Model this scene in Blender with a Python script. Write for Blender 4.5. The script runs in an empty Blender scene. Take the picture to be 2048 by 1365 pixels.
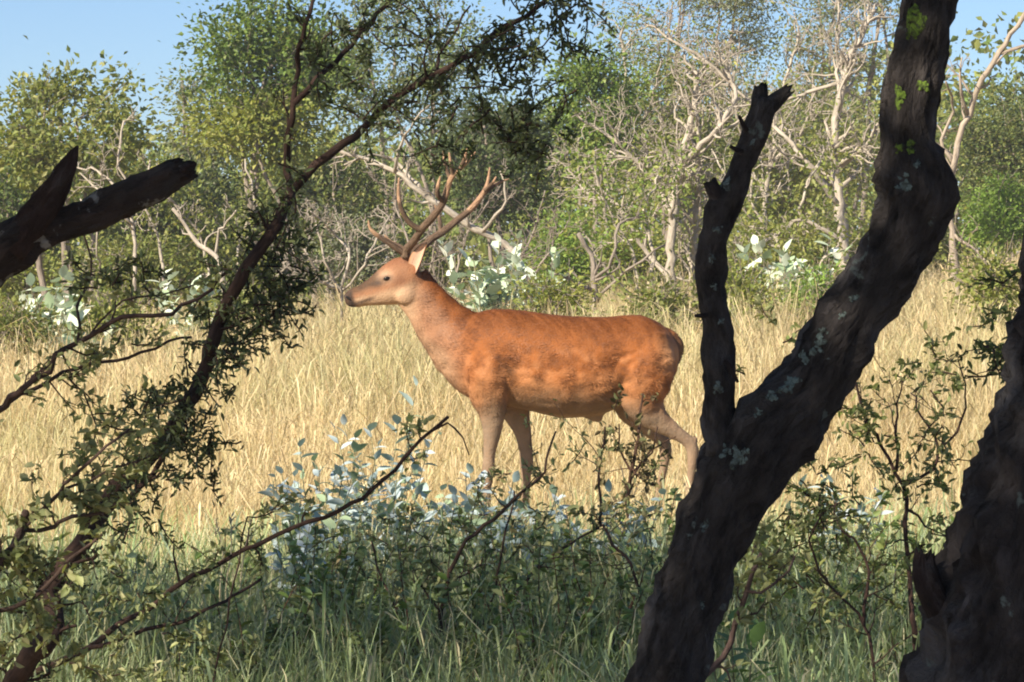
import bpy, bmesh, math
import numpy as np
from mathutils import Vector

# ------------------------------------------------------------------ camera, sky, sun, exposure
scene = bpy.context.scene
C = scene.collection
R = math.radians
CAM = np.array((0.0, 0.0, 1.5))
FPX = 7020.0                                   # focal length in pixels of the 2048 px wide photograph
PITCH = math.atan(172.5 / FPX)
cam_d = bpy.data.cameras.new("camera")
cam_d.sensor_width = 36.0
cam_d.lens = 36.0 * FPX / 2048.0
cam_d.clip_start = 0.1
cam_d.clip_end = 3000.0
cam = bpy.data.objects.new("camera", cam_d)
C.objects.link(cam)
cam.location = CAM
cam.rotation_euler = (math.pi / 2 - PITCH, 0, 0)
scene.camera = cam

SUN_TO = np.array((-0.60, -0.56, 0.575)); SUN_TO /= np.linalg.norm(SUN_TO)
SUN_EL = math.asin(SUN_TO[2])
world = bpy.data.worlds.new("World")
scene.world = world
world.use_nodes = True
wn = world.node_tree
bg = wn.nodes["Background"]
sky = wn.nodes.new("ShaderNodeTexSky")
sky.sky_type = 'NISHITA'
sky.sun_disc = False
sky.sun_elevation = SUN_EL
sky.sun_rotation = math.atan2(SUN_TO[0], SUN_TO[1])
sky.altitude = 1500
sky.air_density = 0.8
sky.dust_density = 1.0
sky.ozone_density = 4.6
wn.links.new(sky.outputs[0], bg.inputs[0])
bg.inputs[1].default_value = 0.071
sun_d = bpy.data.lights.new("sun", 'SUN')
sun_d.energy = 5.0
sun_d.angle = R(0.55)
sun_d.color = (1.0, 0.89, 0.72)
sun = bpy.data.objects.new("sun", sun_d)
C.objects.link(sun)
sun.location = (-20, -20, 30)
sun.rotation_euler = Vector(SUN_TO).to_track_quat('Z', 'Y').to_euler()
vs = scene.view_settings
vs.view_transform = 'Standard'
vs.look = 'None'
vs.gamma = 1.0
vs.exposure = 0.95
scene.cycles.max_bounces = 6
scene.cycles.diffuse_bounces = 3
scene.cycles.transmission_bounces = 4
scene.cycles.use_denoising = True
scene.cycles.filter_width = 2.0

# ------------------------------------------------------------------ helpers
FWD = np.array((0, math.cos(PITCH), -math.sin(PITCH)))
UP = np.array((0, math.sin(PITCH), math.cos(PITCH)))
RIGHT = np.array((1.0, 0, 0))


def P(px, py, d):
    """world point at distance d whose place in the photograph is (px, py)"""
    return CAM + d * (FWD + RIGHT * ((px - 1024.0) / FPX) + UP * ((682.5 - py) / FPX))


def smooth01(a):
    a = np.clip(a, 0, 1)
    return a * a * (3 - 2 * a)


def ground_z(x, y):
    x = np.asarray(x, float); y = np.asarray(y, float)
    s = smooth01((y - 17.0) / 25.0)
    z = s * (0.30 + 0.05 * np.clip(x, -7, 9))
    z = z + 0.03 * np.sin(x * 0.9 + 0.4) * np.sin(y * 0.53) * smooth01((y - 3) / 4)
    return z


def new_mesh(name, V, faces, col=None, vec=None, smooth=False):
    """faces: list of integer arrays (n, k); col: (n,3) point colours; vec: (n,3) bark coordinates"""
    me = bpy.data.meshes.new(name)
    V = np.ascontiguousarray(V, dtype=np.float32)
    faces = [np.asarray(f, dtype=np.int32) for f in faces if len(f)]
    me.vertices.add(len(V))
    me.vertices.foreach_set("co", V.ravel())
    nl = sum(f.size for f in faces)
    npoly = sum(len(f) for f in faces)
    me.loops.add(nl)
    me.loops.foreach_set("vertex_index", np.concatenate([f.ravel() for f in faces]))
    me.polygons.add(npoly)
    tot = np.concatenate([np.full(len(f), f.shape[1], np.int32) for f in faces])
    start = np.concatenate([[0], np.cumsum(tot)[:-1]]).astype(np.int32)
    me.polygons.foreach_set("loop_start", start)
    try:
        me.polygons.foreach_set("loop_total", tot)
    except Exception:
        pass
    if smooth:
        me.polygons.foreach_set("use_smooth", np.ones(npoly, dtype=bool))
    me.update(calc_edges=True)
    if col is not None:
        a = me.color_attributes.new("Col", 'FLOAT_COLOR', 'POINT')
        c4 = np.ones((len(V), 4), np.float32); c4[:, :3] = col
        a.data.foreach_set("color", c4.ravel())
    if vec is not None:
        a = me.attributes.new("bark", 'FLOAT_VECTOR', 'POINT')
        a.data.foreach_set("vector", np.ascontiguousarray(vec, np.float32).ravel())
    return me


def link(name, me, mat, parent=None, kind=None):
    o = bpy.data.objects.new(name, me)
    C.objects.link(o)
    if me is not None and mat is not None and not me.materials:
        me.materials.append(mat)
    if parent is not None:
        o.parent = parent
    if kind:
        o["kind"] = kind
    return o


def thing(name, label, cat, loc, group=None):
    o = bpy.data.objects.new(name, None)
    C.objects.link(o)
    o.location = [float(v) for v in loc]
    o.empty_display_size = 0.2
    o["label"] = label
    o["category"] = cat
    if group:
        o["group"] = group
    return o


class MB:
    """collects pieces given in world coordinates, builds them relative to an origin"""
    def __init__(s):
        s.V = []; s.F = []; s.col = []; s.vec = []; s.n = 0

    def add(s, V, F, col, vec=None):
        V = np.asarray(V, float)
        s.V.append(V)
        for f in F:
            if len(f):
                s.F.append(np.asarray(f, np.int64) + s.n)
        col = np.asarray(col, float)
        if col.ndim == 1:
            col = np.repeat(col[None], len(V), 0)
        s.col.append(col)
        s.vec.append(np.zeros((len(V), 3)) if vec is None else vec)
        s.n += len(V)

    def build(s, name, mat, parent=None, origin=(0, 0, 0), smooth=False, kind=None):
        if not s.V:
            return None
        byk = {}
        for f in s.F:
            byk.setdefault(f.shape[1], []).append(f)
        faces = [np.concatenate(v) for v in byk.values()]
        me = new_mesh(name, np.concatenate(s.V) - np.asarray(origin, float), faces,
                      np.concatenate(s.col), np.concatenate(s.vec), smooth)
        return link(name, me, mat, parent, kind)


def catmull(pts, step):
    pts = np.asarray(pts, float)
    if len(pts) < 3:
        n = max(2, int(np.linalg.norm(pts[1, :3] - pts[0, :3]) / step) + 1)
        t = np.linspace(0, 1, n)[:, None]
        return pts[0] * (1 - t) + pts[1] * t
    ext = np.vstack([2 * pts[0] - pts[1], pts, 2 * pts[-1] - pts[-2]])
    out = []
    for i in range(1, len(ext) - 2):
        p0, p1, p2, p3 = ext[i - 1:i + 3]
        n = max(1, int(round(np.linalg.norm((p2 - p1)[:3]) / step)))
        t = (np.arange(n) / n)[:, None]
        out.append(0.5 * ((2 * p1) + (-p0 + p2) * t + (2 * p0 - 5 * p1 + 4 * p2 - p3) * t * t + (-p0 + 3 * p1 - 3 * p2 + p3) * t ** 3))
    out.append(pts[-1:])
    return np.vstack(out)


def tube(mb, path, rad, sides, col, rng=None, rough=0.0, cap=True, bumps=None, ridges=0.0, jag=0.0):
    """tapered tube along path; rough adds lobed and random radial relief; bumps: [(t, theta, size_t, size_th, height)]"""
    path = np.asarray(path, float); rad = np.asarray(rad, float)
    n = len(path)
    tan = np.gradient(path, axis=0)
    tan /= np.linalg.norm(tan, axis=1)[:, None] + 1e-9
    ref = np.array((0.0, -1.0, 0.0))
    if abs(tan[0] @ ref) > 0.9:
        ref = np.array((1.0, 0, 0))
    U = np.zeros((n, 3)); u = ref
    for i in range(n):
        u = u - tan[i] * (u @ tan[i]); u = u / (np.linalg.norm(u) + 1e-9); U[i] = u
    W = np.cross(tan, U)
    th = np.arange(sides) * 2 * math.pi / sides
    L = np.concatenate([[0], np.cumsum(np.linalg.norm(np.diff(path, axis=0), axis=1))])
    rr = np.repeat(rad[:, None], sides, 1)
    if rng is not None and rough > 0:
        f = np.zeros((n, sides))
        scale = max(rad.mean(), 1e-3)
        for k in range(10):
            m = rng.integers(1, 6); w = rng.uniform(0.15, 0.9) / scale * 0.5
            f += rng.uniform(0.2, 1) / (1 + 0.25 * m) * np.sin(m * th[None] + w * L[:, None] + rng.uniform(0, 6.28))
        f += rng.normal(0, 0.6, (n, sides)) * (0.5 if sides > 10 else 0.2)
        rr = rr * (1 + rough * f * 0.35)
    if ridges > 0:
        # bark plates: long furrows that wander round the stem
        sd = int(rng.integers(0, 9999))
        a_, l_ = np.meshgrid(th, L, indexing='xy')
        per = rad.mean()
        v1 = sum(value_noise(np.cos(a_) * per * 1.0 + 3, l_ * 0.5 + np.sin(a_) * per * 1.0, sd + q, c) * w for q, c, w in ((0, 0.012, .6), (1, 0.03, .7), (2, 0.005, .5)))
        rr = rr * (1 + ridges * (v1 - 0.9))
    if bumps:
        for (bt, bth, st, sth, hgt) in bumps:
            dth = (th[None] - bth + math.pi) % (2 * math.pi) - math.pi
            rr = rr + hgt * np.exp(-((L[:, None] - bt * L[-1]) / st) ** 2 - (dth / sth) ** 2)
    V = path[:, None] + rr[..., None] * (np.cos(th)[None, :, None] * U[:, None] + np.sin(th)[None, :, None] * W[:, None])
    if jag > 0:
        jg = rng.uniform(-1, 1, sides); jg = (jg + np.roll(jg, 1)) * 0.5
        V[-1] += tan[-1] * (jg * jag)[:, None]
        V[-2] += tan[-1] * (jg * jag * 0.5)[:, None]
    vec = np.stack([np.repeat(np.cos(th)[None], n, 0) * rr.mean(1)[:, None], np.repeat(np.sin(th)[None], n, 0) * rr.mean(1)[:, None], np.repeat(L[:, None], sides, 1)], -1)
    V = V.reshape(-1, 3); vec = vec.reshape(-1, 3)
    i, j = np.meshgrid(np.arange(n - 1), np.arange(sides), indexing='ij')
    a = i * sides + j; b = i * sides + (j + 1) % sides
    F = [np.stack([a, b, b + sides, a + sides], -1).reshape(-1, 4)]
    if cap:
        V = np.vstack([V, path[-1] + tan[-1] * (rad[-1] * 0.15 if jag == 0 else -jag * 1.3), path[0]])
        vec = np.vstack([vec, [[0, 0, L[-1]]], [[0, 0, 0]]])
        e = (n - 1) * sides; k = np.arange(sides)
        F.append(np.stack([e + k, e + (k + 1) % sides, np.full(sides, n * sides)], -1))
        F.append(np.stack([(k + 1) % sides, k, np.full(sides, n * sides + 1)], -1))
    mb.add(V, F, col, vec)
    return dict(path=path, U=U, W=W, L=L, rr=rr, th=th)


def norm(v):
    return v / (np.linalg.norm(v, axis=-1, keepdims=True) + 1e-9)


def leaves(mb, pos, dirs, size, width, cols, rng, detail=False, fold=0.25, upbias=0.6):
    """leaf blades: pos (n,3) leaf bases, dirs (n,3), size and width (n,), cols (n,3)"""
    n = len(pos)
    if n == 0:
        return
    d = norm(dirs)
    nrm = norm(rng.normal(0, 1, (n, 3)) * (1 - upbias) + np.array((0, 0, 1.0)) * upbias)
    s = norm(np.cross(d, nrm)); up = np.cross(s, d)
    size = np.asarray(size)[:, None]; width = np.asarray(width)[:, None]
    if not detail:
        V = np.stack([pos, pos + d * size * 0.45 + s * width * 0.5 + up * width * fold, pos + d * size - up * size * 0.06,
                      pos + d * size * 0.45 - s * width * 0.5 + up * width * fold], 1).reshape(-1, 3)
        b = np.arange(n)[:, None] * 4
        F = [np.concatenate([b + np.array([[0, 1, 2]]), b + np.array([[0, 2, 3]])], 0)]
        k = 4
    else:
        V = np.stack([pos,
                      pos + d * size * 0.30 + s * width * 0.46 + up * width * fold,
                      pos + d * size * 0.68 + s * width * 0.38 + up * width * fold * 0.7,
                      pos + d * size - up * size * 0.12,
                      pos + d * size * 0.68 - s * width * 0.38 + up * width * fold * 0.7,
                      pos + d * size * 0.30 - s * width * 0.46 + up * width * fold], 1).reshape(-1, 3)
        b = np.arange(n)[:, None] * 6
        F = [np.concatenate([b + np.array([q]) for q in ([0, 1, 2], [0, 2, 3], [0, 3, 4], [0, 4, 5])], 0)]
        k = 6
    mb.add(V, F, np.repeat(cols, k, 0))


def mixcol(rng, n, pal):
    """random colours between the palette's entries, each a little lighter or darker"""
    pal = np.asarray(pal, float)
    a = pal[rng.integers(0, len(pal), n)]; b = pal[rng.integers(0, len(pal), n)]
    t = rng.random((n, 1))
    return np.clip((a * t + b * (1 - t)) * rng.uniform(0.75, 1.25, (n, 1)), 0.004, 0.85)


def wander(rng, p0, d0, L, n, curl, trop=(0, 0, 0)):
    pts = [np.asarray(p0, float)]; d = norm(np.asarray(d0, float))
    trop = np.asarray(trop, float)
    for i in range(n):
        d = norm(d + rng.normal(0, curl, 3) + trop)
        pts.append(pts[-1] + d * L / n)
    return np.array(pts)


def sprout(rng, pts, rads, count, length, ang, levels, out, curl=0.3, trop=(0, 0, 0.05), t0=0.15, nseg=5, sub=0.55, rfac=0.6, kids=3, rmin=0.0015):
    """side branches on a polyline, again with their own side branches; out collects (points, radii, level)"""
    pts = np.asarray(pts); seg = len(pts) - 1
    for c in range(count):
        t = rng.uniform(t0, 1.0) * seg
        i = min(int(t), seg - 1); f = t - i
        p = pts[i] * (1 - f) + pts[i + 1] * f
        r = (rads[i] * (1 - f) + rads[i + 1] * f)
        tg = norm(pts[i + 1] - pts[i])
        side = norm(np.cross(tg, rng.normal(0, 1, 3)))
        a = ang * rng.uniform(0.6, 1.3)
        d = tg * math.cos(a) + side * math.sin(a)
        Lb = length * rng.uniform(0.5, 1.25) * (1.1 - 0.5 * t / seg)
        q = wander(rng, p, d, Lb, nseg, curl, trop)
        rb = max(r * rfac, rmin)
        rq = np.linspace(rb, max(rb * 0.3, rmin * 0.7), len(q))
        out.append((q, rq, levels))
        if levels > 1:
            sprout(rng, q, rq, kids, Lb * sub, ang, levels - 1, out, curl, trop, 0.25, max(3, nseg - 1), sub, rfac, kids, rmin)
    return out


# ------------------------------------------------------------------ materials
def mat_new(name):
    m = bpy.data.materials.new(name)
    m.use_nodes = True
    nt = m.node_tree
    return m, nt, nt.nodes, nt.links, nt.nodes["Principled BSDF"], nt.nodes["Material Output"]


def nd(nodes, typ, **kw):
    n = nodes.new(typ)
    for k, v in kw.items():
        if isinstance(k, str) and hasattr(n, k):
            setattr(n, k, v)
    return n


def leaf_mat(name, trans=0.32, rough=0.5, gloss=0.35, tint=(1.25, 1.2, 0.5)):
    m, nt, N, K, bs, out = mat_new(name)
    at = N.new("ShaderNodeAttribute"); at.attribute_name = "Col"
    K.new(at.outputs["Color"], bs.inputs["Base Color"])
    bs.inputs["Roughness"].default_value = rough
    bs.inputs["Specular IOR Level"].default_value = gloss
    tr = N.new("ShaderNodeBsdfTranslucent")
    mx = N.new("ShaderNodeMix"); mx.data_type = 'RGBA'; mx.blend_type = 'MULTIPLY'; mx.inputs[0].default_value = 1.0
    K.new(at.outputs["Color"], mx.inputs[6]); mx.inputs[7].default_value = (*tint, 1)
    K.new(mx.outputs[2], tr.inputs["Color"])
    ms = N.new("ShaderNodeMixShader"); ms.inputs[0].default_value = trans
    K.new(bs.outputs[0], ms.inputs[1]); K.new(tr.outputs[0], ms.inputs[2]); K.new(ms.outputs[0], out.inputs[0])
    return m


def bark_mat(name, dark, light, lichen=None, lichen_amt=0.6, scale=1.0, bump=0.6, stretch=0.25, rough=0.9, blotch=None):
    m, nt, N, K, bs, out = mat_new(name)
    at = N.new("ShaderNodeAttribute"); at.attribute_name = "bark"
    mp = N.new("ShaderNodeMapping"); mp.inputs["Scale"].default_value = (1, 1, stretch)
    K.new(at.outputs["Vector"], mp.inputs["Vector"])
    n1 = N.new("ShaderNodeTexNoise"); n1.inputs["Scale"].default_value = 38 * scale; n1.inputs["Detail"].default_value = 7; n1.inputs["Roughness"].default_value = 0.65
    K.new(mp.outputs[0], n1.inputs["Vector"])
    vo = N.new("ShaderNodeTexVoronoi"); vo.feature = 'DISTANCE_TO_EDGE'; vo.inputs["Scale"].default_value = 30 * scale
    wob = N.new("ShaderNodeMix"); wob.data_type = 'RGBA'; wob.inputs[0].default_value = 0.06
    K.new(mp.outputs[0], wob.inputs[6]); K.new(n1.outputs["Color"], wob.inputs[7]); K.new(wob.outputs[2], vo.inputs["Vector"])
    cr = N.new("ShaderNodeValToRGB"); cr.color_ramp.elements[0].position = 0.32; cr.color_ramp.elements[1].position = 0.7
    cr.color_ramp.elements[0].color = (*dark, 1); cr.color_ramp.elements[1].color = (*light, 1)
    K.new(n1.outputs["Fac"], cr.inputs[0])
    ca = N.new("ShaderNodeAttribute"); ca.attribute_name = "Col"
    mu = N.new("ShaderNodeMix"); mu.data_type = 'RGBA'; mu.blend_type = 'MULTIPLY'; mu.inputs[0].default_value = 1.0
    K.new(cr.outputs[0], mu.inputs[6]); K.new(ca.outputs["Color"], mu.inputs[7])
    colout = mu.outputs[2]
    if blotch:
        nb_ = N.new("ShaderNodeTexNoise"); nb_.inputs["Scale"].default_value = 9 * scale; nb_.inputs["Detail"].default_value = 6; nb_.inputs["Roughness"].default_value = 0.7
        mpb = N.new("ShaderNodeMapping"); mpb.inputs["Scale"].default_value = (1, 1, 0.45); K.new(at.outputs["Vector"], mpb.inputs["Vector"])
        K.new(mpb.outputs[0], nb_.inputs["Vector"])
        rb_ = N.new("ShaderNodeValToRGB"); rb_.color_ramp.elements[0].position = 0.50; rb_.color_ramp.elements[1].position = 0.60
        rb_.color_ramp.elements[1].color = (0.8, 0.8, 0.8, 1)
        K.new(nb_.outputs["Fac"], rb_.inputs[0])
        mb_ = N.new("ShaderNodeMix"); mb_.data_type = 'RGBA'
        K.new(rb_.outputs[0], mb_.inputs[0]); K.new(colout, mb_.inputs[6]); mb_.inputs[7].default_value = (*blotch, 1)
        colout = mb_.outputs[2]
    if lichen:
        n2 = N.new("ShaderNodeTexNoise"); n2.inputs["Scale"].default_value = 17 * scale; n2.inputs["Detail"].default_value = 5; n2.inputs["Roughness"].default_value = 0.6
        K.new(at.outputs["Vector"], n2.inputs["Vector"])
        r2 = N.new("ShaderNodeValToRGB"); r2.color_ramp.elements[0].position = lichen_amt; r2.color_ramp.elements[1].position = lichen_amt + 0.035
        K.new(n2.outputs["Fac"], r2.inputs[0])
        m2 = N.new("ShaderNodeMix"); m2.data_type = 'RGBA'
        K.new(r2.outputs[0], m2.inputs[0]); K.new(colout, m2.inputs[6]); m2.inputs[7].default_value = (*lichen, 1)
        colout = m2.outputs[2]
    K.new(colout, bs.inputs["Base Color"])
    bs.inputs["Roughness"].default_value = rough
    bs.inputs["Specular IOR Level"].default_value = 0.2
    mh = N.new("ShaderNodeMath"); mh.operation = 'MULTIPLY_ADD'; mh.inputs[1].default_value = 0.6
    K.new(n1.outputs["Fac"], mh.inputs[0])
    sm = N.new("ShaderNodeMath"); sm.operation = 'MINIMUM'; sm.inputs[1].default_value = 0.25
    K.new(vo.outputs["Distance"], sm.inputs[0]); K.new(sm.outputs[0], mh.inputs[2])
    bp = N.new("ShaderNodeBump"); bp.inputs["Strength"].default_value = bump; bp.inputs["Distance"].default_value = 0.035
    K.new(mh.outputs[0], bp.inputs["Height"]); K.new(bp.outputs[0], bs.inputs["Normal"])
    return m


def col_mat(name, rough=0.8, spec=0.2, bump=0.0, bscale=60.0, mott=0.0, mscale=8.0, mcol=(0.5, 0.4, 0.3)):
    """vertex-colour material with noise mottling and fine relief"""
    m, nt, N, K, bs, out = mat_new(name)
    at = N.new("ShaderNodeAttribute"); at.attribute_name = "Col"
    co = at.outputs["Color"]
    tc = N.new("ShaderNodeTexCoord")
    if mott > 0:
        nz = N.new("ShaderNodeTexNoise"); nz.inputs["Scale"].default_value = mscale; nz.inputs["Detail"].default_value = 6; nz.inputs["Distortion"].default_value = 1.2
        K.new(tc.outputs["Object"], nz.inputs["Vector"])
        r = N.new("ShaderNodeValToRGB"); r.color_ramp.elements[0].position = 0.42; r.color_ramp.elements[1].position = 0.66
        r.color_ramp.elements[1].color = (mott, mott, mott, 1)
        K.new(nz.outputs["Fac"], r.inputs[0])
        mx = N.new("ShaderNodeMix"); mx.data_type = 'RGBA'
        K.new(r.outputs[0], mx.inputs[0]); K.new(co, mx.inputs[6]); mx.inputs[7].default_value = (*mcol, 1)
        co = mx.outputs[2]
    K.new(co, bs.inputs["Base Color"])
    bs.inputs["Roughness"].default_value = rough
    bs.inputs["Specular IOR Level"].default_value = spec
    if bump > 0:
        n2 = N.new("ShaderNodeTexNoise"); n2.inputs["Scale"].default_value = bscale; n2.inputs["Detail"].default_value = 5
        K.new(tc.outputs["Object"], n2.inputs["Vector"])
        b = N.new("ShaderNodeBump"); b.inputs["Strength"].default_value = bump; b.inputs["Distance"].default_value = 0.01
        K.new(n2.outputs["Fac"], b.inputs["Height"]); K.new(b.outputs[0], bs.inputs["Normal"])
    return m


LEAF = leaf_mat("leaf_green", trans=0.42)
LEAF_PALE = leaf_mat("leaf_felted_pale", trans=0.15, rough=0.85, gloss=0.2, tint=(1.0, 1.1, 0.8))
LEAF_SMALL = leaf_mat("leaf_small_leathery", trans=0.28, rough=0.55, gloss=0.3, tint=(1.2, 1.15, 0.45))
GRASS_DRY = leaf_mat("grass_straw", trans=0.35, rough=0.6, gloss=0.25, tint=(1.05, 1.0, 0.85))
GRASS_GREEN = leaf_mat("grass_green_blade", trans=0.3, rough=0.55, gloss=0.3)
BARK_DARK = bark_mat("bark_dark_rough", (0.016, 0.013, 0.012), (0.085, 0.074, 0.072), lichen=(0.15, 0.18, 0.17), lichen_amt=0.655, scale=0.9, bump=1.0, stretch=0.45, blotch=(0.115, 0.108, 0.112))
BARK_BLACK = bark_mat("bark_weathered_black", (0.018, 0.013, 0.012), (0.06, 0.045, 0.042), lichen=(0.20, 0.20, 0.20), lichen_amt=0.585, scale=1.2, bump=0.9, stretch=0.4, blotch=(0.05, 0.046, 0.046))
BARK_RED = bark_mat("bark_red_brown", (0.042, 0.027, 0.022), (0.15, 0.10, 0.078), scale=3.0, bump=0.5)
BARK_PALE = bark_mat("bark_bleached", (0.26, 0.22, 0.175), (0.58, 0.515, 0.425), scale=0.7, bump=0.5)
BARK_GREY = bark_mat("bark_grey", (0.16, 0.13, 0.105), (0.40, 0.34, 0.28), scale=0.7, bump=0.5)


def ground_material():
    m, nt, N, K, bs, out = mat_new("dry_soil_and_litter")
    tc = N.new("ShaderNodeTexCoord")
    n1 = N.new("ShaderNodeTexNoise"); n1.inputs["Scale"].default_value = 0.7; n1.inputs["Detail"].default_value = 9
    n2 = N.new("ShaderNodeTexNoise"); n2.inputs["Scale"].default_value = 14; n2.inputs["Detail"].default_value = 8
    K.new(tc.outputs["Object"], n1.inputs["Vector"]); K.new(tc.outputs["Object"], n2.inputs["Vector"])
    r1 = N.new("ShaderNodeValToRGB")
    r1.color_ramp.elements[0].color = (0.30, 0.22, 0.12, 1); r1.color_ramp.elements[1].color = (0.46, 0.36, 0.20, 1)
    r1.color_ramp.elements[0].position = 0.35; r1.color_ramp.elements[1].position = 0.7
    r2 = N.new("ShaderNodeValToRGB")
    r2.color_ramp.elements[0].color = (0.5, 0.5, 0.5, 1); r2.color_ramp.elements[1].color = (1.2, 1.2, 1.1, 1)
    K.new(n1.outputs["Fac"], r1.inputs[0]); K.new(n2.outputs["Fac"], r2.inputs[0])
    mx = N.new("ShaderNodeMix"); mx.data_type = 'RGBA'; mx.blend_type = 'MULTIPLY'; mx.inputs[0].default_value = 1
    K.new(r1.outputs[0], mx.inputs[6]); K.new(r2.outputs[0], mx.inputs[7]); K.new(mx.outputs[2], bs.inputs["Base Color"])
    bs.inputs["Roughness"].default_value = 0.95
    bp = N.new("ShaderNodeBump"); bp.inputs["Distance"].default_value = 0.05; bp.inputs["Strength"].default_value = 0.8
    K.new(n2.outputs["Fac"], bp.inputs["Height"]); K.new(bp.outputs[0], bs.inputs["Normal"])
    return m


# ------------------------------------------------------------------ ground
def build_ground():
    xs = np.concatenate([np.linspace(-900, -24, 14), np.linspace(-22, 22, 89), np.linspace(24, 900, 14)])
    ys = np.concatenate([np.linspace(-300, -12, 8), np.linspace(-10, 80, 181), np.linspace(90, 1800, 16)])
    X, Y = np.meshgrid(xs, ys, indexing='ij')
    V = np.stack([X, Y, ground_z(X, Y)], -1).reshape(-1, 3)
    i, j = np.meshgrid(np.arange(len(xs) - 1), np.arange(len(ys) - 1), indexing='ij')
    a = i * len(ys) + j
    F = np.stack([a, a + len(ys), a + len(ys) + 1, a + 1], -1).reshape(-1, 4)
    o = link("ground", new_mesh("ground", V, [F], smooth=True), ground_material(), kind="structure")
    o["label"] = "dry sandy ground under the grass"
    return o


build_ground()


# ------------------------------------------------------------------ grass
def value_noise(x, y, seed, cell):
    r = np.random.default_rng(seed)
    g = r.random((256, 256))
    u = x / cell + 1000; v = y / cell + 1000
    i = np.floor(u).astype(int); j = np.floor(v).astype(int)
    f = smooth01(u - i); h = smooth01(v - j)
    g00 = g[i % 256, j % 256]; g10 = g[(i + 1) % 256, j % 256]; g01 = g[i % 256, (j + 1) % 256]; g11 = g[(i + 1) % 256, (j + 1) % 256]
    return (g00 * (1 - f) + g10 * f) * (1 - h) + (g01 * (1 - f) + g11 * f) * h


def grass_field(name, label, cat, rng, n, xr, yr, hfun, wid, pal_base, pal_tip, mat, keep=None, heads=0.25, lean=0.35, tuft=12, tuft_r=0.10, green=0.0):
    nt = n // tuft
    # area-uniform in a wedge that widens with distance
    y = np.sqrt(rng.uniform(yr[0] ** 2, yr[1] ** 2, nt))
    x = rng.uniform(-1, 1, nt) * (xr[0] + xr[1] * y)
    if keep is not None:
        k = keep(x, y, rng); x = x[k]; y = y[k]; nt = len(x)
    hs = hfun(x, y) * rng.uniform(0.65, 1.2, nt)
    X = np.repeat(x, tuft) + rng.normal(0, tuft_r, nt * tuft)
    Y = np.repeat(y, tuft) + rng.normal(0, tuft_r, nt * tuft)
    H = np.repeat(hs, tuft) * rng.uniform(0.45, 1.15, nt * tuft)
    m = len(X)
    Z = ground_z(X, Y) - 0.01
    az = rng.uniform(0, 6.283, m)
    ln = np.abs(rng.normal(0, lean, m)) + 0.05
    dx = np.cos(az) * ln; dy = np.sin(az) * ln
    W = wid * rng.uniform(0.6, 1.4, m) * (1 + 0.02 * np.maximum(Y - 15, 0))
    ph = rng.uniform(0, 3.14, m)
    sx = np.cos(ph) * W * 0.5; sy = np.sin(ph) * W * 0.35
    b = np.stack([X, Y, Z], -1)
    s = np.stack([sx, sy, np.zeros(m)], -1)
    p1 = b + np.stack([dx * H * 0.30, dy * H * 0.30, H * 0.55], -1)
    p2 = b + np.stack([dx * H * 0.75, dy * H * 0.75, H * 0.92], -1)
    p3 = p2 + np.stack([dx * H * 0.35, dy * H * 0.35, H * (0.12 - ln * 0.28)], -1)
    hd = (rng.random(m) < heads)
    s2 = s * np.where(hd, 1.7, 0.55)[:, None]
    V = np.stack([b - s, b + s, p1 - s * 0.8, p1 + s * 0.8, p2 - s2, p2 + s2, p3], 1).reshape(-1, 3)
    k = np.arange(m)[:, None] * 7
    Q = np.concatenate([k + np.array([[0, 1, 3, 2]]), k + np.array([[2, 3, 5, 4]])], 0)
    T = k + np.array([[4, 5, 6]])
    g = value_noise(X, Y, 5, 1.3)[:, None]
    cb = mixcol(rng, m, pal_base); ct = mixcol(rng, m, pal_tip)
    ct = ct * (0.8 + 0.4 * g)
    if green > 0:
        gp = (smooth01((value_noise(X, Y * 0.6, 15, 1.1) - 0.52) / 0.22) * green * rng.random(m))[:, None]
        ct = ct + (np.array((0.44, 0.47, 0.20)) - ct) * gp; cb = cb + (np.array((0.26, 0.30, 0.11)) - cb) * gp
    cols = np.stack([cb, cb, cb * .4 + ct * .6, cb * .4 + ct * .6, ct, ct, ct], 1).reshape(-1, 3)
    o = link(name, new_mesh(name, V, [Q, T], cols), mat, kind="stuff")
    o["label"] = label; o["category"] = cat
    return o


rg = np.random.default_rng(11)
DRY_B = [(0.50, 0.38, 0.18), (0.56, 0.42, 0.20), (0.40, 0.35, 0.15)]
DRY_T = [(0.76, 0.61, 0.37), (0.82, 0.68, 0.44), (0.70, 0.54, 0.30), (0.64, 0.58, 0.32)]


def h_dry(x, y):
    h = 0.34 + 0.36 * smooth01((y - 18.5) / 10.0)
    return h * (0.5 + 0.5 * value_noise(x, y, 3, 1.6) + 0.45 * value_noise(x, y, 4, 0.5))


grass_field("dry_grass", "tall golden dry grass covering the sunlit field", "grass", rg, 300000, (2.2, 0.17), (14.0, 46), h_dry, 0.0040,
            DRY_B, DRY_T, GRASS_DRY, heads=0.3, lean=0.5, green=0.65)
GRN_B = [(0.24, 0.29, 0.13), (0.32, 0.34, 0.18)]
GRN_T = [(0.34, 0.45, 0.19), (0.42, 0.49, 0.25), (0.64, 0.58, 0.38), (0.29, 0.40, 0.20), (0.38, 0.47, 0.31)]


def h_grn(x, y):
    return 0.30 + 0.18 * value_noise(x, y, 8, 0.8)


def keep_grn(x, y, rng):
    return rng.random(len(x)) < 1 - smooth01((y - 13.8) / 3.0)


grass_field("shaded_grass", "green and grey grass in the shade below the trees", "grass", rg, 80000, (1.6, 0.17), (9.0, 17.0), h_grn, 0.0048,
            GRN_B, GRN_T, GRASS_GREEN, keep=keep_grn, heads=0.12, lean=0.5, tuft=10, tuft_r=0.07)


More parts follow.
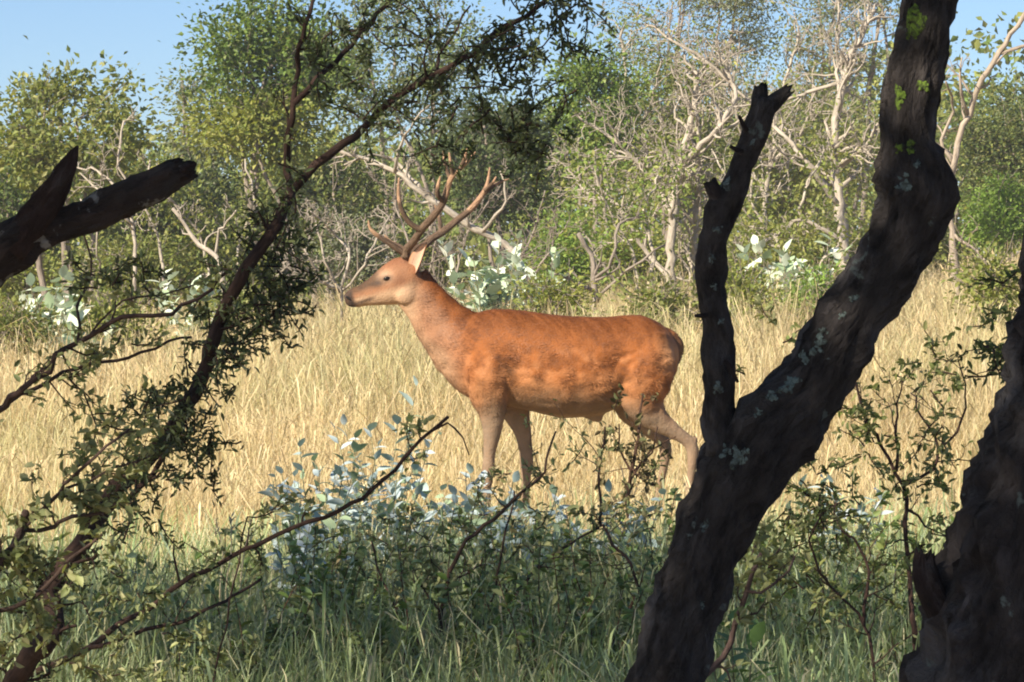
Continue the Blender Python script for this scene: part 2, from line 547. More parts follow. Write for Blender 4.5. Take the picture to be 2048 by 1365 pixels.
# ------------------------------------------------------------------ woodland generators
OLIVE = [(0.19, 0.235, 0.06), (0.26, 0.285, 0.085), (0.135, 0.18, 0.05), (0.30, 0.30, 0.11)]
GREEN = [(0.13, 0.21, 0.045), (0.18, 0.26, 0.06), (0.095, 0.155, 0.04), (0.23, 0.28, 0.08)]
DARKG = [(0.085, 0.13, 0.045), (0.12, 0.16, 0.06), (0.07, 0.105, 0.045), (0.15, 0.185, 0.075)]
YELL = [(0.31, 0.34, 0.085), (0.25, 0.31, 0.07), (0.38, 0.38, 0.12), (0.20, 0.25, 0.06)]
GREY = [(0.24, 0.27, 0.17), (0.31, 0.33, 0.23), (0.18, 0.22, 0.13), (0.21, 0.25, 0.11)]
BRIGHT = [(0.22, 0.34, 0.06), (0.28, 0.39, 0.09), (0.16, 0.26, 0.05)]


def leafy_tree(name, label, cat, base_px, d, top_py, half_px, bot_py, pal, seed, n_leaf=5200, n_cl=70, leaf=0.085, sig=0.20,
               bark=None, stems=4, trunk_r=0.07, group=None, lean=0.0, lowpal=None, flat=0.8, hollow=0.25):
    """tree or bush: stems from the ground, a branch to every leaf clump, clumps spread through an uneven crown"""
    rng = np.random.default_rng(seed)
    n_leaf = int(n_leaf * 1.7); leaf = leaf * 0.78
    pm = FPX / d
    bx = (base_px - 1024) / pm
    by = d
    zb = float(ground_z(bx, by)) - 0.02
    base = np.array((bx, by, zb))
    ztop = P(base_px, top_py, d)[2]; zbot = max(P(base_px, bot_py, d)[2], zb + 0.12)
    hw = half_px / pm
    cen = np.array((bx + lean, by, (ztop + zbot) / 2)); hh = (ztop - zbot) / 2
    root = thing(name, label, cat, base, group)
    wood = MB()
    lobes = norm(rng.normal(0, 1, (9, 3))); lamp = rng.uniform(-0.28, 0.30, 9)
    u = norm(rng.normal(0, 1, (n_cl, 3)))
    rr = (rng.uniform(hollow, 1, n_cl) ** 0.6)
    mod = 1 + (np.exp(-((1 - u @ lobes.T) / 0.25) ** 2) * lamp).sum(1)
    cl = cen + u * (rr * mod)[:, None] * np.array((hw, hw * 0.85, hh))
    cl[:, 2] = np.clip(cl[:, 2], zb + 0.15, ztop + 0.25)
    # stems
    sp = []
    for s in range(stems):
        a = rng.uniform(0, 6.283)
        tip = cen + np.array((math.cos(a) * hw * 0.45, math.sin(a) * hw * 0.4, hh * rng.uniform(0.1, 0.7)))
        p0 = base + np.array((math.cos(a), math.sin(a), 0)) * trunk_r * rng.uniform(0.3, 1.6)
        ctrl = [p0, p0 * 0.62 + tip * 0.38 + rng.normal(0, hw * 0.12, 3), p0 * 0.3 + tip * 0.7 + rng.normal(0, hw * 0.12, 3), tip]
        path = catmull(ctrl, 0.22)
        path[1:-1] += rng.normal(0, 0.012, (len(path) - 2, 3))
        tr = trunk_r * rng.uniform(0.6, 1.0)
        rad = np.linspace(tr, tr * 0.3, len(path))
        tube(wood, path, rad, 6, (1, 1, 1), rng, 0.25)
        sp.append((path, rad))
    allp = np.vstack([p[len(p) // 4:] for p, _ in sp]); allr = np.concatenate([r[len(r) // 4:] for _, r in sp])
    for c in cl:
        dd = np.linalg.norm(allp - c, axis=1) + 0.9 * np.maximum(allp[:, 2] - c[2] + 0.15, 0)
        i = int(np.argmin(dd)); a0 = allp[i]
        mid = a0 * 0.5 + c * 0.5 + rng.normal(0, 0.07, 3) * np.linalg.norm(c - a0)
        path = catmull([a0, mid, c], 0.25)
        r0 = max(allr[i] * 0.5, 0.006)
        tube(wood, path, np.linspace(r0, 0.005, len(path)), 4, (1, 1, 1), cap=False)
        for q in range(2):
            tube(wood, wander(rng, path[len(path) // 2], c - a0 + rng.normal(0, 0.4, 3) * np.linalg.norm(c - a0), 0.45, 3, 0.3), [0.007, 0.005, 0.004, 0.003], 3, (1, 1, 1), cap=False)
    wood.build("trunk", bark or BARK_GREY, root, base)
    # leaves
    per = rng.multinomial(n_leaf, rng.dirichlet(np.full(n_cl, 3.0)))
    ci = np.repeat(np.arange(n_cl), per)
    off = rng.normal(0, 1, (n_leaf, 3)) * np.array((sig, sig, sig * flat)) * rng.uniform(0.6, 1.35, n_cl)[ci][:, None]
    pos = cl[ci] + off
    pos[:, 2] = np.maximum(pos[:, 2], zb + 0.04)
    d_ = norm(off + rng.normal(0, sig * 0.8, (n_leaf, 3)) + np.array((0, 0, -0.02)))
    size = leaf * rng.uniform(0.6, 1.35, n_leaf)
    cols = mixcol(rng, n_leaf, pal) * (0.8 + 0.4 * rng.random(n_cl))[ci][:, None]
    if lowpal is not None:
        low = rng.random(n_leaf) < smooth01((cen[2] + 0.1 * hh - pos[:, 2]) / (0.5 * hh))
        cols[low] = mixcol(rng, int(low.sum()), lowpal)
    mb = MB()
    leaves(mb, pos, d_, size, size * rng.uniform(0.45, 0.7, n_leaf), cols, rng, upbias=0.45)
    mb.build("crown", LEAF, root, base, kind="stuff")
    return root


def attach(path, earlier, base, reach):
    """start a limb on the nearest earlier limb if one is within reach of its foot, else bring it up from the ground"""
    if earlier:
        allp = np.vstack(earlier)
        dd = np.hypot(allp[:, 0] - path[0][0], allp[:, 2] - path[0][2])
        i = int(np.argmin(dd))
        if dd[i] < reach:
            fade = np.linspace(1, 0, len(path))[:, None]
            sh = allp[i] - path[0]
            out = path + np.array((0, sh[1], 0))
            return out + fade ** 6 * np.array((sh[0], 0, sh[2]))
    g = base + (np.array((path[0][0], path[0][1], 0)) - base) * np.array((0.7, 0.7, 0))
    g[2] = float(ground_z(g[0], g[1])) - 0.03
    if path[0][2] < g[2] + 0.06:
        return path
    lo = catmull([g, g * .45 + path[0] * .55 + np.array((0.01, 0, 0)), path[0]], 0.06)
    return np.vstack([lo[:-1], path])


def px_path(pts, d, jit, rng, step=0.12):
    """photo polyline (px, py) laid at distance d, wandering in depth by jit"""
    off = 0.0; out = []
    for (x, y) in pts:
        off += rng.normal(0, jit)
        out.append(P(x, y, d + off))
    return catmull(out, step)


def bare_tree(name, label, cat, d, limbs, seed, bark, n_side=10, side_len=0.9, levels=3, group=None, kids=3, jit=0.25, grounded=True, curl=0.32, leaf=None, wood_col=(1, 1, 1), trop=(0, 0, 0.06)):
    """bare or dead tree: limbs [(photo polyline, start px width, end px width)], then crooked side branches"""
    rng = np.random.default_rng(seed)
    pm = FPX / d
    wood = MB(); tw = MB(); tips = []
    first = None
    for li, (pts, w0, w1) in enumerate(limbs):
        path = px_path(pts, d, jit if li else jit * 0.3, rng)
        if li == 0:
            first = path[0].copy()
            if grounded:
                g = float(ground_z(first[0], first[1])) - 0.03
                if path[0][2] > g + 0.05:
                    path = np.vstack([[path[0][0], path[0][1], g], path])
                first = path[0].copy(); first[2] = g
            root = thing(name, label, cat, first, group); done = []
        else:
            path = attach(path, done, first, 0.12)
        done.append(path)
        path = path + np.vstack([np.zeros(3), rng.normal(0, 0.012, (len(path) - 1, 3))])
        rad = np.linspace(w0, w1, len(path)) / pm / 2
        tube(wood, path, rad, 7, wood_col, rng, 0.3)
        out = sprout(rng, path, rad, max(1, int(n_side * len(path) * 0.12 / 1.5)), side_len, 0.85, levels, [], curl, trop, 0.2 if li else 0.35, 5, 0.6, 0.6, kids, 0.0045)
        for q, rq, lv in out:
            tube(tw, q, rq, 5 if lv == levels else 4, wood_col, cap=False)
            if lv <= 2:
                tips.append(q[-1]); tips.append(q[len(q) // 2])
    wood.build("trunk", bark, root, first)
    tw.build("twig_crown", bark, root, first, kind="stuff")
    if leaf and tips:
        n, pal, size, sg = leaf
        tips = np.array(tips)
        ci = rng.integers(0, len(tips), n)
        off = rng.normal(0, sg, (n, 3))
        mb = MB(); s = size * rng.uniform(0.6, 1.3, n)
        leaves(mb, tips[ci] + off, off + rng.normal(0, sg, (n, 3)), s, s * 0.5, mixcol(rng, n, pal), rng, upbias=0.4)
        mb.build("foliage", LEAF, root, first, kind="stuff")
    return root


# ------------------------------------------------------------------ woodland behind the field
leafy_tree("round_crowned_tree", "broad olive-green tree with open crown and pale forked stems at the woodland's low end", "tree", 150, 44, 125, 160, 400, OLIVE, 21, 3300, 46, 0.115, 0.17, stems=5, hollow=0.4)
leafy_tree("tall_green_tree", "tall dense green tree with yellow-green lower branches", "tree", 545, 46, 10, 125, 330, GREEN, 22, 9000, 80, 0.10, 0.22, stems=4, lowpal=YELL)
leafy_tree("sparse_grey_tree", "thin grey-leaved tree between the olive-green and the tall green tree", "tree", 395, 52, 110, 70, 400, GREY, 23, 1900, 34, 0.09, 0.16, stems=3)
leafy_tree("grey_green_tree", "tall loose grey-green tree behind the antlers", "tree", 800, 56, -60, 190, 300, GREY + GREEN, 24, 7000, 90, 0.09, 0.22, stems=4)
leafy_tree("dark_green_tree", "dark green thicket tree right behind the stag's antlers", "tree", 1010, 50, 170, 150, 480, DARKG, 25, 7500, 70, 0.09, 0.2, stems=4)
leafy_tree("fresh_green_tree", "fresh green tree with bright leaf sprays beside the bleached half-bare trees", "tree", 1190, 47, 90, 75, 330, BRIGHT + GREEN, 26, 3200, 46, 0.09, 0.16, stems=3)
leafy_tree("olive_tree", "olive-green tree standing behind the bleached half-bare tree", "tree", 1350, 54, 110, 130, 420, OLIVE, 27, 6500, 70, 0.09, 0.22, stems=4)
leafy_tree("olive_tree", "olive-green tree seen through the gap of the forked dark trunk", "tree", 1600, 56, 150, 150, 450, OLIVE, 28, 6500, 70, 0.09, 0.22, stems=4)
leafy_tree("wispy_tree", "wispy blue-grey tree rising against the sky above the bleached half-bare trees", "tree", 1400, 60, -120, 190, 180, GREY, 29, 4600, 80, 0.085, 0.2, stems=5)
leafy_tree("wispy_tree", "wispy grey tree rising against the sky behind the forked dark trunk", "tree", 1690, 62, -100, 170, 190, GREY, 30, 3800, 70, 0.085, 0.2, stems=5)
leafy_tree("dense_bushy_tree", "dense dark olive bushy tree behind the pale leaning tree", "tree", 2040, 56, 165, 135, 480, DARKG + OLIVE, 31, 9500, 80, 0.09, 0.2, stems=4)
leafy_tree("bright_bush", "bright lime-green bush at the foot of the dense bushy tree", "bush", 2010, 46, 365, 65, 500, BRIGHT, 32, 3200, 34, 0.075, 0.14, stems=5, trunk_r=0.03)
leafy_tree("dark_low_tree", "low dark green tree below the broad olive-green tree", "tree", 60, 50, 290, 170, 500, DARKG + GREEN, 33, 6500, 60, 0.095, 0.22, stems=4)
leafy_tree("dark_low_tree", "low dark green tree between olive-green and tall green tree", "tree", 330, 52, 310, 150, 500, DARKG, 34, 6000, 60, 0.095, 0.22, stems=4)
leafy_tree("dark_low_tree", "low dark green tree below the tall green tree's yellow-green branches", "tree", 640, 52, 300, 150, 500, DARKG + OLIVE, 35, 6000, 60, 0.095, 0.22, stems=4)
# trees beyond the frame, seen from a step aside
leafy_tree("edge_tree", "olive-green tree past the low end of the woodland", "tree", -330, 46, 110, 170, 450, OLIVE, 36, 4000, 60, 0.10, 0.2, stems=4)
leafy_tree("edge_tree", "dark green tree past the dense bushy tree", "tree", 2380, 50, 130, 180, 480, DARKG + OLIVE, 37, 4500, 60, 0.10, 0.2, stems=4)

# low bushes along the field's far edge
BUSH = [(40, 45, 500, 90, YELL, "low yellow-green bush beyond the bright whitish shrub"), (290, 43, 470, 90, OLIVE, "low olive bush around the pale forked stem"),
        (440, 45, 455, 70, YELL, "low yellow-green bush behind the pale slanting dead stem"), (560, 47, 430, 80, OLIVE, "low olive bush under the tall green tree"),
        (700, 46, 440, 80, GREY, "low grey-green bush behind the leafless twiggy bush"), (860, 47, 470, 70, OLIVE, "low olive bush behind the stag's head and antlers"),
        (1130, 44, 440, 70, BRIGHT, "low fresh green bush behind the small dead stump tree"), (1260, 45, 455, 70, YELL, "low yellow-green bush next to the white bleached half-bare tree"),
        (1400, 46, 440, 80, OLIVE, "low olive bush partly hidden by the upright broken limb"), (1530, 45, 430, 80, YELL, "low yellow-green bush seen inside the fork of the dark trunk"),
        (1650, 46, 430, 80, OLIVE, "low olive bush at the foot of the grey bleached half-bare tree"), (1790, 47, 420, 80, YELL, "low yellow-green bush hidden behind the forked trunk's main limb"),
        (1900, 48, 420, 60, OLIVE, "low olive bush behind the slender pale leaning tree")]
for i, (bx, d, tp, hp, pal, lab) in enumerate(BUSH):
    leafy_tree("field_edge_bush", lab, "bush", bx, d, tp, hp, 600, pal, 60 + i,
               2600, 30, 0.075, 0.15, stems=6, trunk_r=0.022, group="low bushes along the far edge of the field", hollow=0.1)


for i, (px, d, tp, hp, pal, lab) in enumerate(((230, 31, 610, 60, YELL, "small yellow-green bush in the grass beside the whitish shrubs"), (480, 33, 585, 50, OLIVE, "small olive bush in the grass behind the slender leaning tree"),
                                               (1110, 32, 560, 55, YELL, "small yellow-green bush in the grass behind the stag's back"), (1330, 31, 575, 50, OLIVE, "small olive bush in the grass behind the stag's rump"),
                                               (1490, 32, 540, 60, YELL, "small yellow-green bush in the grass inside the dark fork"), (1640, 33, 540, 55, BRIGHT, "small fresh green bush in the grass close to the dark main limb"),
                                               (1990, 31, 500, 60, YELL, "small yellow-green bush in the grass by the pale leaning tree"), (20, 30, 640, 50, OLIVE, "small olive bush in the grass below the broken black limb"))):
    leafy_tree("grassland_bush", lab, "bush", px, d, tp, hp, 680, pal, 160 + i, 900, 16, 0.07, 0.12, stems=5, trunk_r=0.012, group="small bushes standing in the dry grass", hollow=0.1)


def far_woodland():
    rng = np.random.default_rng(77)
    n = 105000
    y = rng.uniform(68, 110, n)
    x = rng.uniform(-26, 26, n)
    top = 2.6 + 1.9 * value_noise(x, y, 40, 4.0) + 1.0 * value_noise(x, y, 41, 1.4) + 0.06 * np.clip(x, -10, 12)
    z = ground_z(x, y) + top * rng.random(n) ** 0.7
    pos = np.stack([x, y, z], -1)
    s = rng.uniform(0.13, 0.27, n)
    mb = MB()
    cols = mixcol(rng, n, OLIVE + YELL + GREEN) * (0.75 + 0.6 * value_noise(x * 1.0, y, 44, 2.2))[:, None]
    leaves(mb, pos, rng.normal(0, 1, (n, 3)), s, s * 0.65, cols, rng, upbias=0.3)
    o = mb.build("far_bushland", LEAF, kind="stuff")
    o["label"] = "dense far-off bushland closing the view behind the trees"
    o["category"] = "bushland"


far_woodland()

# ------------------------------------------------------------------ dead and bare trees
bare_tree("bleached_tree", "white bleached half-bare tree with tangled crooked branches right of the stag's rump", "tree", 41,
          [([(1345, 650), (1342, 560), (1345, 450), (1362, 330), (1388, 215), (1392, 140)], 22, 10),
           ([(1345, 450), (1310, 360), (1240, 290), (1150, 230)], 13, 4),
           ([(1362, 330), (1440, 250), (1470, 180), (1390, 110), (1290, 50)], 13, 4),
           ([(1392, 420), (1398, 300), (1390, 190)], 16, 7),
           ([(1344, 560), (1290, 500), (1230, 410), (1180, 390), (1130, 330)], 11, 4),
           ([(1370, 400), (1330, 300), (1270, 320), (1220, 300)], 9, 4)], 101, BARK_PALE, 15, 0.7, 3, leaf=(500, OLIVE + YELL, 0.065, 0.16))
bare_tree("bleached_tree", "grey bleached half-bare tree with upswept limbs behind the forked dark trunk", "tree", 43,
          [([(1690, 560), (1680, 430), (1672, 300), (1680, 200), (1705, 110), (1750, 20)], 26, 9),
           ([(1675, 420), (1620, 330), (1560, 260), (1480, 180), (1390, 110)], 12, 4),
           ([(1676, 330), (1730, 290), (1770, 230)], 11, 4),
           ([(1680, 200), (1682, 90), (1684, -40)], 9, 4),
           ([(1685, 480), (1610, 440), (1540, 480), (1490, 500)], 10, 4),
           ([(1672, 160), (1610, 185), (1540, 200)], 9, 4)], 102, BARK_PALE, 14, 0.7, 3, leaf=(500, OLIVE + YELL, 0.065, 0.16))
bare_tree("pale_leaning_tree", "slender pale tree with pinkish bark leaning away right of the thick dark trunk", "tree", 37,
          [([(1932, 690), (1912, 560), (1902, 440), (1908, 330), (1935, 230), (1965, 160), (2010, 90), (2060, 10)], 16, 10),
           ([(1908, 330), (1880, 280), (1905, 220), (1890, 170)], 9, 4),
           ([(1935, 230), (1925, 170), (1930, 110)], 8, 3),
           ([(2000, 105), (2060, 90), (2120, 95)], 8, 4),
           ([(1905, 470), (1950, 500), (1985, 550)], 7, 3)], 103, BARK_PALE, 4, 0.55, 2, wood_col=(0.85, 0.80, 0.76))
bare_tree("fallen_dead_tree", "pale dead tree leaning over behind the antlers", "dead tree", 36,
          [([(1046, 545), (1010, 490), (965, 465), (905, 430), (845, 385), (790, 345), (740, 322), (670, 300)], 18, 7),
           ([(845, 385), (800, 330), (745, 310), (690, 330)], 8, 4),
           ([(790, 345), (800, 300), (830, 250), (860, 215)], 7, 3),
           ([(965, 465), (1010, 400), (1000, 340)], 8, 3)], 104, BARK_PALE, 6, 0.4, 2)
bare_tree("slanting_dead_stem", "pale slanting dead stem beside the broad olive-green tree", "dead tree", 39,
          [([(445, 560), (430, 515), (385, 470), (345, 415)], 12, 7), ([(430, 515), (440, 460), (470, 420)], 6, 3)], 105, BARK_PALE, 5, 0.4, 2)
bare_tree("forked_pale_stem", "pale forked stem standing below the broad olive-green tree", "dead tree", 40,
          [([(272, 560), (266, 450), (250, 380), (238, 310), (250, 240)], 9, 4), ([(250, 380), (205, 345), (160, 335)], 6, 3), ([(266, 450), (225, 420), (150, 345)], 7, 3)], 106, BARK_PALE, 8, 0.5, 2)
bare_tree("twiggy_dead_bush", "grey leafless twiggy bush left of the stag's muzzle", "bush", 37,
          [([(680, 585), (650, 520), (630, 440)], 7, 3), ([(690, 590), (700, 520), (670, 470), (620, 420)], 7, 3), ([(675, 590), (640, 560), (600, 500)], 6, 3), ([(700, 590), (740, 510), (780, 430)], 6, 3),
           ([(685, 590), (610, 540), (560, 520)], 6, 3)], 107, BARK_PALE, 10, 0.5, 3)
bare_tree("twiggy_dead_bush", "brown-grey leafless thicket around the stag's antlers", "bush", 40,
          [([(830, 600), (820, 500), (790, 400), (800, 330)], 7, 3), ([(850, 600), (870, 480), (850, 380)], 7, 3), ([(900, 600), (930, 480), (980, 400)], 7, 3),
           ([(1000, 600), (1060, 480), (1090, 380)], 7, 3), ([(1040, 600), (1100, 500), (1140, 440)], 7, 3)], 108, BARK_GREY, 12, 0.6, 3)
bare_tree("small_dead_tree", "small dead stump tree with dark crooked arms behind the stag's back", "dead tree", 34,
          [([(1190, 640), (1188, 560), (1180, 510), (1158, 470)], 16, 9), ([(1188, 560), (1225, 520), (1240, 450), (1285, 430)], 8, 4), ([(1185, 590), (1140, 560), (1110, 545)], 9, 4),
           ([(1190, 600), (1230, 560), (1290, 520), (1330, 490)], 7, 4)], 109, BARK_GREY, 5, 0.35, 2)
bare_tree("twiggy_grey_tree", "thinly leaved grey twiggy tree between the bleached half-bare trees", "tree", 46,
          [([(1530, 600), (1525, 450), (1540, 330), (1560, 200), (1600, 60)], 14, 5), ([(1528, 470), (1460, 380), (1420, 300)], 9, 3), ([(1540, 330), (1620, 250), (1640, 120)], 9, 3),
           ([(1535, 400), (1500, 320), (1470, 200), (1480, 80)], 9, 3)], 110, BARK_PALE, 10, 0.8, 3, leaf=(1000, OLIVE, 0.07, 0.16))
bare_tree("twiggy_grey_tree", "thinly leaved grey twiggy tree before the bleached half-bare trees", "tree", 48,
          [([(1250, 620), (1245, 480), (1225, 330), (1250, 180), (1240, 60)], 13, 5), ([(1235, 420), (1180, 330), (1130, 280)], 8, 3), ([(1225, 330), (1290, 230), (1320, 120)], 8, 3)], 111, BARK_PALE, 10, 0.8, 3, leaf=(1000, OLIVE + BRIGHT, 0.07, 0.16))


bare_tree("thin_thicket", "thin half-bare yellow-green thicket seen through the fork of the dark trunk", "bush", 39,
          [([(1580, 600), (1560, 500), (1510, 420), (1500, 330)], 9, 4), ([(1590, 600), (1610, 500), (1600, 400), (1640, 320)], 9, 4), ([(1575, 600), (1530, 540), (1480, 500)], 8, 4), ([(1600, 600), (1650, 520), (1700, 470)], 8, 4)],
          112, BARK_PALE, 6, 0.45, 3, leaf=(2000, YELL + OLIVE, 0.07, 0.16))
bare_tree("thin_thicket", "thin half-bare yellow-green thicket between the stump tree and the white half-bare tree", "bush", 39,
          [([(1280, 620), (1270, 520), (1220, 430), (1190, 340)], 9, 4), ([(1290, 620), (1310, 520), (1290, 420), (1330, 330)], 9, 4), ([(1275, 620), (1230, 560), (1170, 470)], 8, 4)],
          113, BARK_PALE, 6, 0.45, 3, leaf=(1600, YELL + BRIGHT, 0.07, 0.16))
bare_tree("thin_thicket", "thin half-bare olive thicket below the olive-green and tall green trees", "bush", 42,
          [([(330, 590), (320, 490), (290, 400), (300, 320)], 8, 4), ([(420, 590), (410, 500), (370, 430), (330, 390)], 8, 4), ([(470, 590), (480, 480), (510, 400), (490, 320)], 8, 4), ([(200, 590), (195, 480), (160, 400)], 7, 3)],
          114, BARK_PALE, 6, 0.45, 3, leaf=(2600, YELL + OLIVE, 0.07, 0.16))


# ------------------------------------------------------------------ pale-leaved plants: every leaf a part of its own
def leaf_mesh(name, L, W, col, fold=0.2, droop=0.15):
    """one broad pointed leaf along +X with a folded midrib"""
    xs = [0, 0.12, 0.32, 0.58, 0.82, 1.0]
    ws = [0.06, 0.32, 0.5, 0.44, 0.22, 0.0]
    V = []; F = []
    for x, w in zip(xs, ws):
        z = -droop * L * x * x
        V += [(x * L, 0, z), (x * L, w * W, z + fold * w * W), (x * L, -w * W, z + fold * w * W)]
    for i in range(5):
        a = i * 3; b = a + 3
        F += [(a, b, b + 1), (a, b + 1, a + 1), (b, a, a + 2), (b, a + 2, b + 2)]
    me = new_mesh(name, np.array(V), [np.array(F)], np.repeat(np.array([col]), len(V), 0))
    return me


PALE_ME = []
for i, (c, l) in enumerate((((0.64, 0.71, 0.58), 1.0), ((0.76, 0.79, 0.70), 0.85), ((0.56, 0.66, 0.50), 1.1), ((0.36, 0.47, 0.29), 0.95))):
    me = leaf_mesh("pale_leaf", 0.15 * l, 0.082 * l, c); me.materials.append(LEAF_PALE); PALE_ME.append(me)
BLUE_ME = []
for i, (c, l) in enumerate((((0.46, 0.55, 0.57), 1.0), ((0.55, 0.62, 0.64), 0.85), ((0.37, 0.47, 0.46), 1.1), ((0.29, 0.38, 0.24), 0.95))):
    me = leaf_mesh("blue_leaf", 0.068 * l, 0.031 * l, c, droop=0.25); me.materials.append(LEAF_PALE); BLUE_ME.append(me)


def big_leaf_plant(name, label, cat, px, d, height, spread, n_stem, per_stem, meshes, seed, stem_r=0.006, group=None, low=0.2):
    rng = np.random.default_rng(seed)
    bx = (px - 1024) / FPX * d
    base = np.array((bx, d, float(ground_z(bx, d)) - 0.02))
    root = thing(name, label, cat, base, group)
    mb = MB(); spots = []
    for s in range(n_stem):
        a = rng.uniform(0, 6.283); lean_ = spread * rng.uniform(0.2, 1.0) / height
        path = wander(rng, base + rng.normal(0, 0.03, 3) * (1, 1, 0), (math.cos(a) * lean_, math.sin(a) * lean_, 1), height * rng.uniform(0.6, 1.05), 7, 0.08, (0, 0, 0.03))
        tube(mb, path, np.linspace(stem_r, stem_r * 0.4, len(path)), 5, (0.75, 0.85, 0.6))
        for k in range(per_stem):
            t = (low + (1 - low) * (k + rng.random()) / per_stem) * (len(path) - 1)
            i = min(int(t), len(path) - 2); f = t - i
            spots.append((path[i] * (1 - f) + path[i + 1] * f, k * 2.4 + rng.normal(0, 0.5), t / len(path)))
    mb.build("stem", BARK_GREY, root, base, kind="stuff")
    for (p, az, t) in spots:
        o = bpy.data.objects.new("leaf", meshes[rng.integers(0, len(meshes))])
        C.objects.link(o); o.parent = root
        o.location = p - base
        o.rotation_euler = (rng.normal(0, 0.5), rng.uniform(-0.9, 0.35) - 0.35 * t, az)
        s = rng.uniform(0.7, 1.25); o.scale = (s, s, s)
    return root


big_leaf_plant("pale_leaved_shrub", "whitish-green felt-leaved shrub right behind the stag's neck", "shrub", 975, 33, 1.55, 0.5, 18, 16, PALE_ME, 201, 0.012, low=0.45)
big_leaf_plant("pale_leaved_shrub", "small whitish-green shrub beside the stag's neck, lower than the other", "shrub", 1062, 34, 1.35, 0.3, 8, 15, PALE_ME, 202, 0.01, low=0.55)
big_leaf_plant("pale_leaved_shrub", "bright whitish felt-leaved shrub behind the slender leaning stem, at the grass edge", "shrub", 85, 31, 1.3, 0.5, 18, 16, PALE_ME, 203, 0.012, low=0.45)
big_leaf_plant("pale_leaved_shrub", "whitish felt-leaved shrub next to the bright one at the grass edge", "shrub", 150, 30, 1.15, 0.45, 14, 16, PALE_ME, 204, 0.012, low=0.4)
big_leaf_plant("pale_leaved_shrub", "few-leaved whitish shrub seen through the slender leaning tree", "shrub", 395, 34, 1.25, 0.4, 9, 14, PALE_ME, 205, 0.01, low=0.6)
big_leaf_plant("pale_leaved_shrub", "pale whitish shrub seen in the fork of the dark trunk", "shrub", 1580, 36, 1.35, 0.7, 16, 15, PALE_ME, 206, 0.012, low=0.5)

BLUE = [(585, 14.2, 0.62, 0.18, 4), (650, 14.4, 0.72, 0.22, 5), (720, 14.6, 0.80, 0.22, 6), (775, 15.2, 0.86, 0.10, -2), (800, 14.3, 0.68, 0.2, 5), (880, 14.5, 0.60, 0.22, 4), (980, 14.0, 0.58, 0.25, 5), (1060, 13.8, 0.56, 0.24, 4),
        (1130, 14.2, 0.5, 0.2, 4), (1230, 13.9, 0.52, 0.2, 4), (950, 15.4, 0.52, 0.2, 4), (1700, 14.0, 0.55, 0.2, 3), (620, 13.4, 0.5, 0.2, 3)]
for i, (px, d, h, sp, ns) in enumerate(BLUE):
    big_leaf_plant("blue_leaved_weed", "blue-grey leafy weed growing from the grass where the shade ends", "plant", px, d, h * 1.1, sp * 1.2, ns + 9, 16, BLUE_ME, 220 + i, 0.004,
                   group="blue-grey weeds in front of the stag", low=0.2)


# ------------------------------------------------------------------ the stag
DD = 18.0                                       # its distance
PM = FPX / DD                                   # photo pixels per metre there
DEER_BASE = P(1140, 1095, DD)
DEER_BASE[2] = float(ground_z(DEER_BASE[0], DEER_BASE[1]))


def dp(px, py, y=0.0):
    """photo point on the stag's own upright plane, y metres beyond it (local coordinates)"""
    q = P(px, py, DD) - DEER_BASE
    return np.array((q[0], y, q[2]))


def loft(mb, rings, n=20, e=2.2):
    """rings: (centre, axis_u, axis_v, a, b): closed skin through superellipse rings"""
    V = []
    th = np.arange(n) * 2 * math.pi / n
    cu = np.sign(np.cos(th)) * np.abs(np.cos(th)) ** (2 / e); su = np.sign(np.sin(th)) * np.abs(np.sin(th)) ** (2 / e)
    for c, u, v, a, b in rings:
        V.append(np.asarray(c) + cu[:, None] * a * np.asarray(u) + su[:, None] * b * np.asarray(v))
    m = len(rings)
    V = np.vstack(V + [np.asarray(rings[0][0])[None], np.asarray(rings[-1][0])[None]])
    i, j = np.meshgrid(np.arange(m - 1), np.arange(n), indexing='ij')
    a = i * n + j; b = i * n + (j + 1) % n
    F = [np.stack([a, b, b + n, a + n], -1).reshape(-1, 4)]
    k = np.arange(n)
    F.append(np.stack([(k + 1) % n, k, np.full(n, m * n)], -1))
    e0 = (m - 1) * n
    F.append(np.stack([e0 + k, e0 + (k + 1) % n, np.full(n, m * n + 1)], -1))
    mb.add(V, F, (1, 1, 1))


YV = np.array((0, 1.0, 0))


def interp_rows(rows, k):
    rows = np.array(rows, float)
    return catmull(rows, 1e9) if k <= 1 else np.vstack([np.array([rows[i] * (1 - t) + rows[i + 1] * t for t in np.arange(k) / k]) for i in range(len(rows) - 1)] + [rows[-1:]])


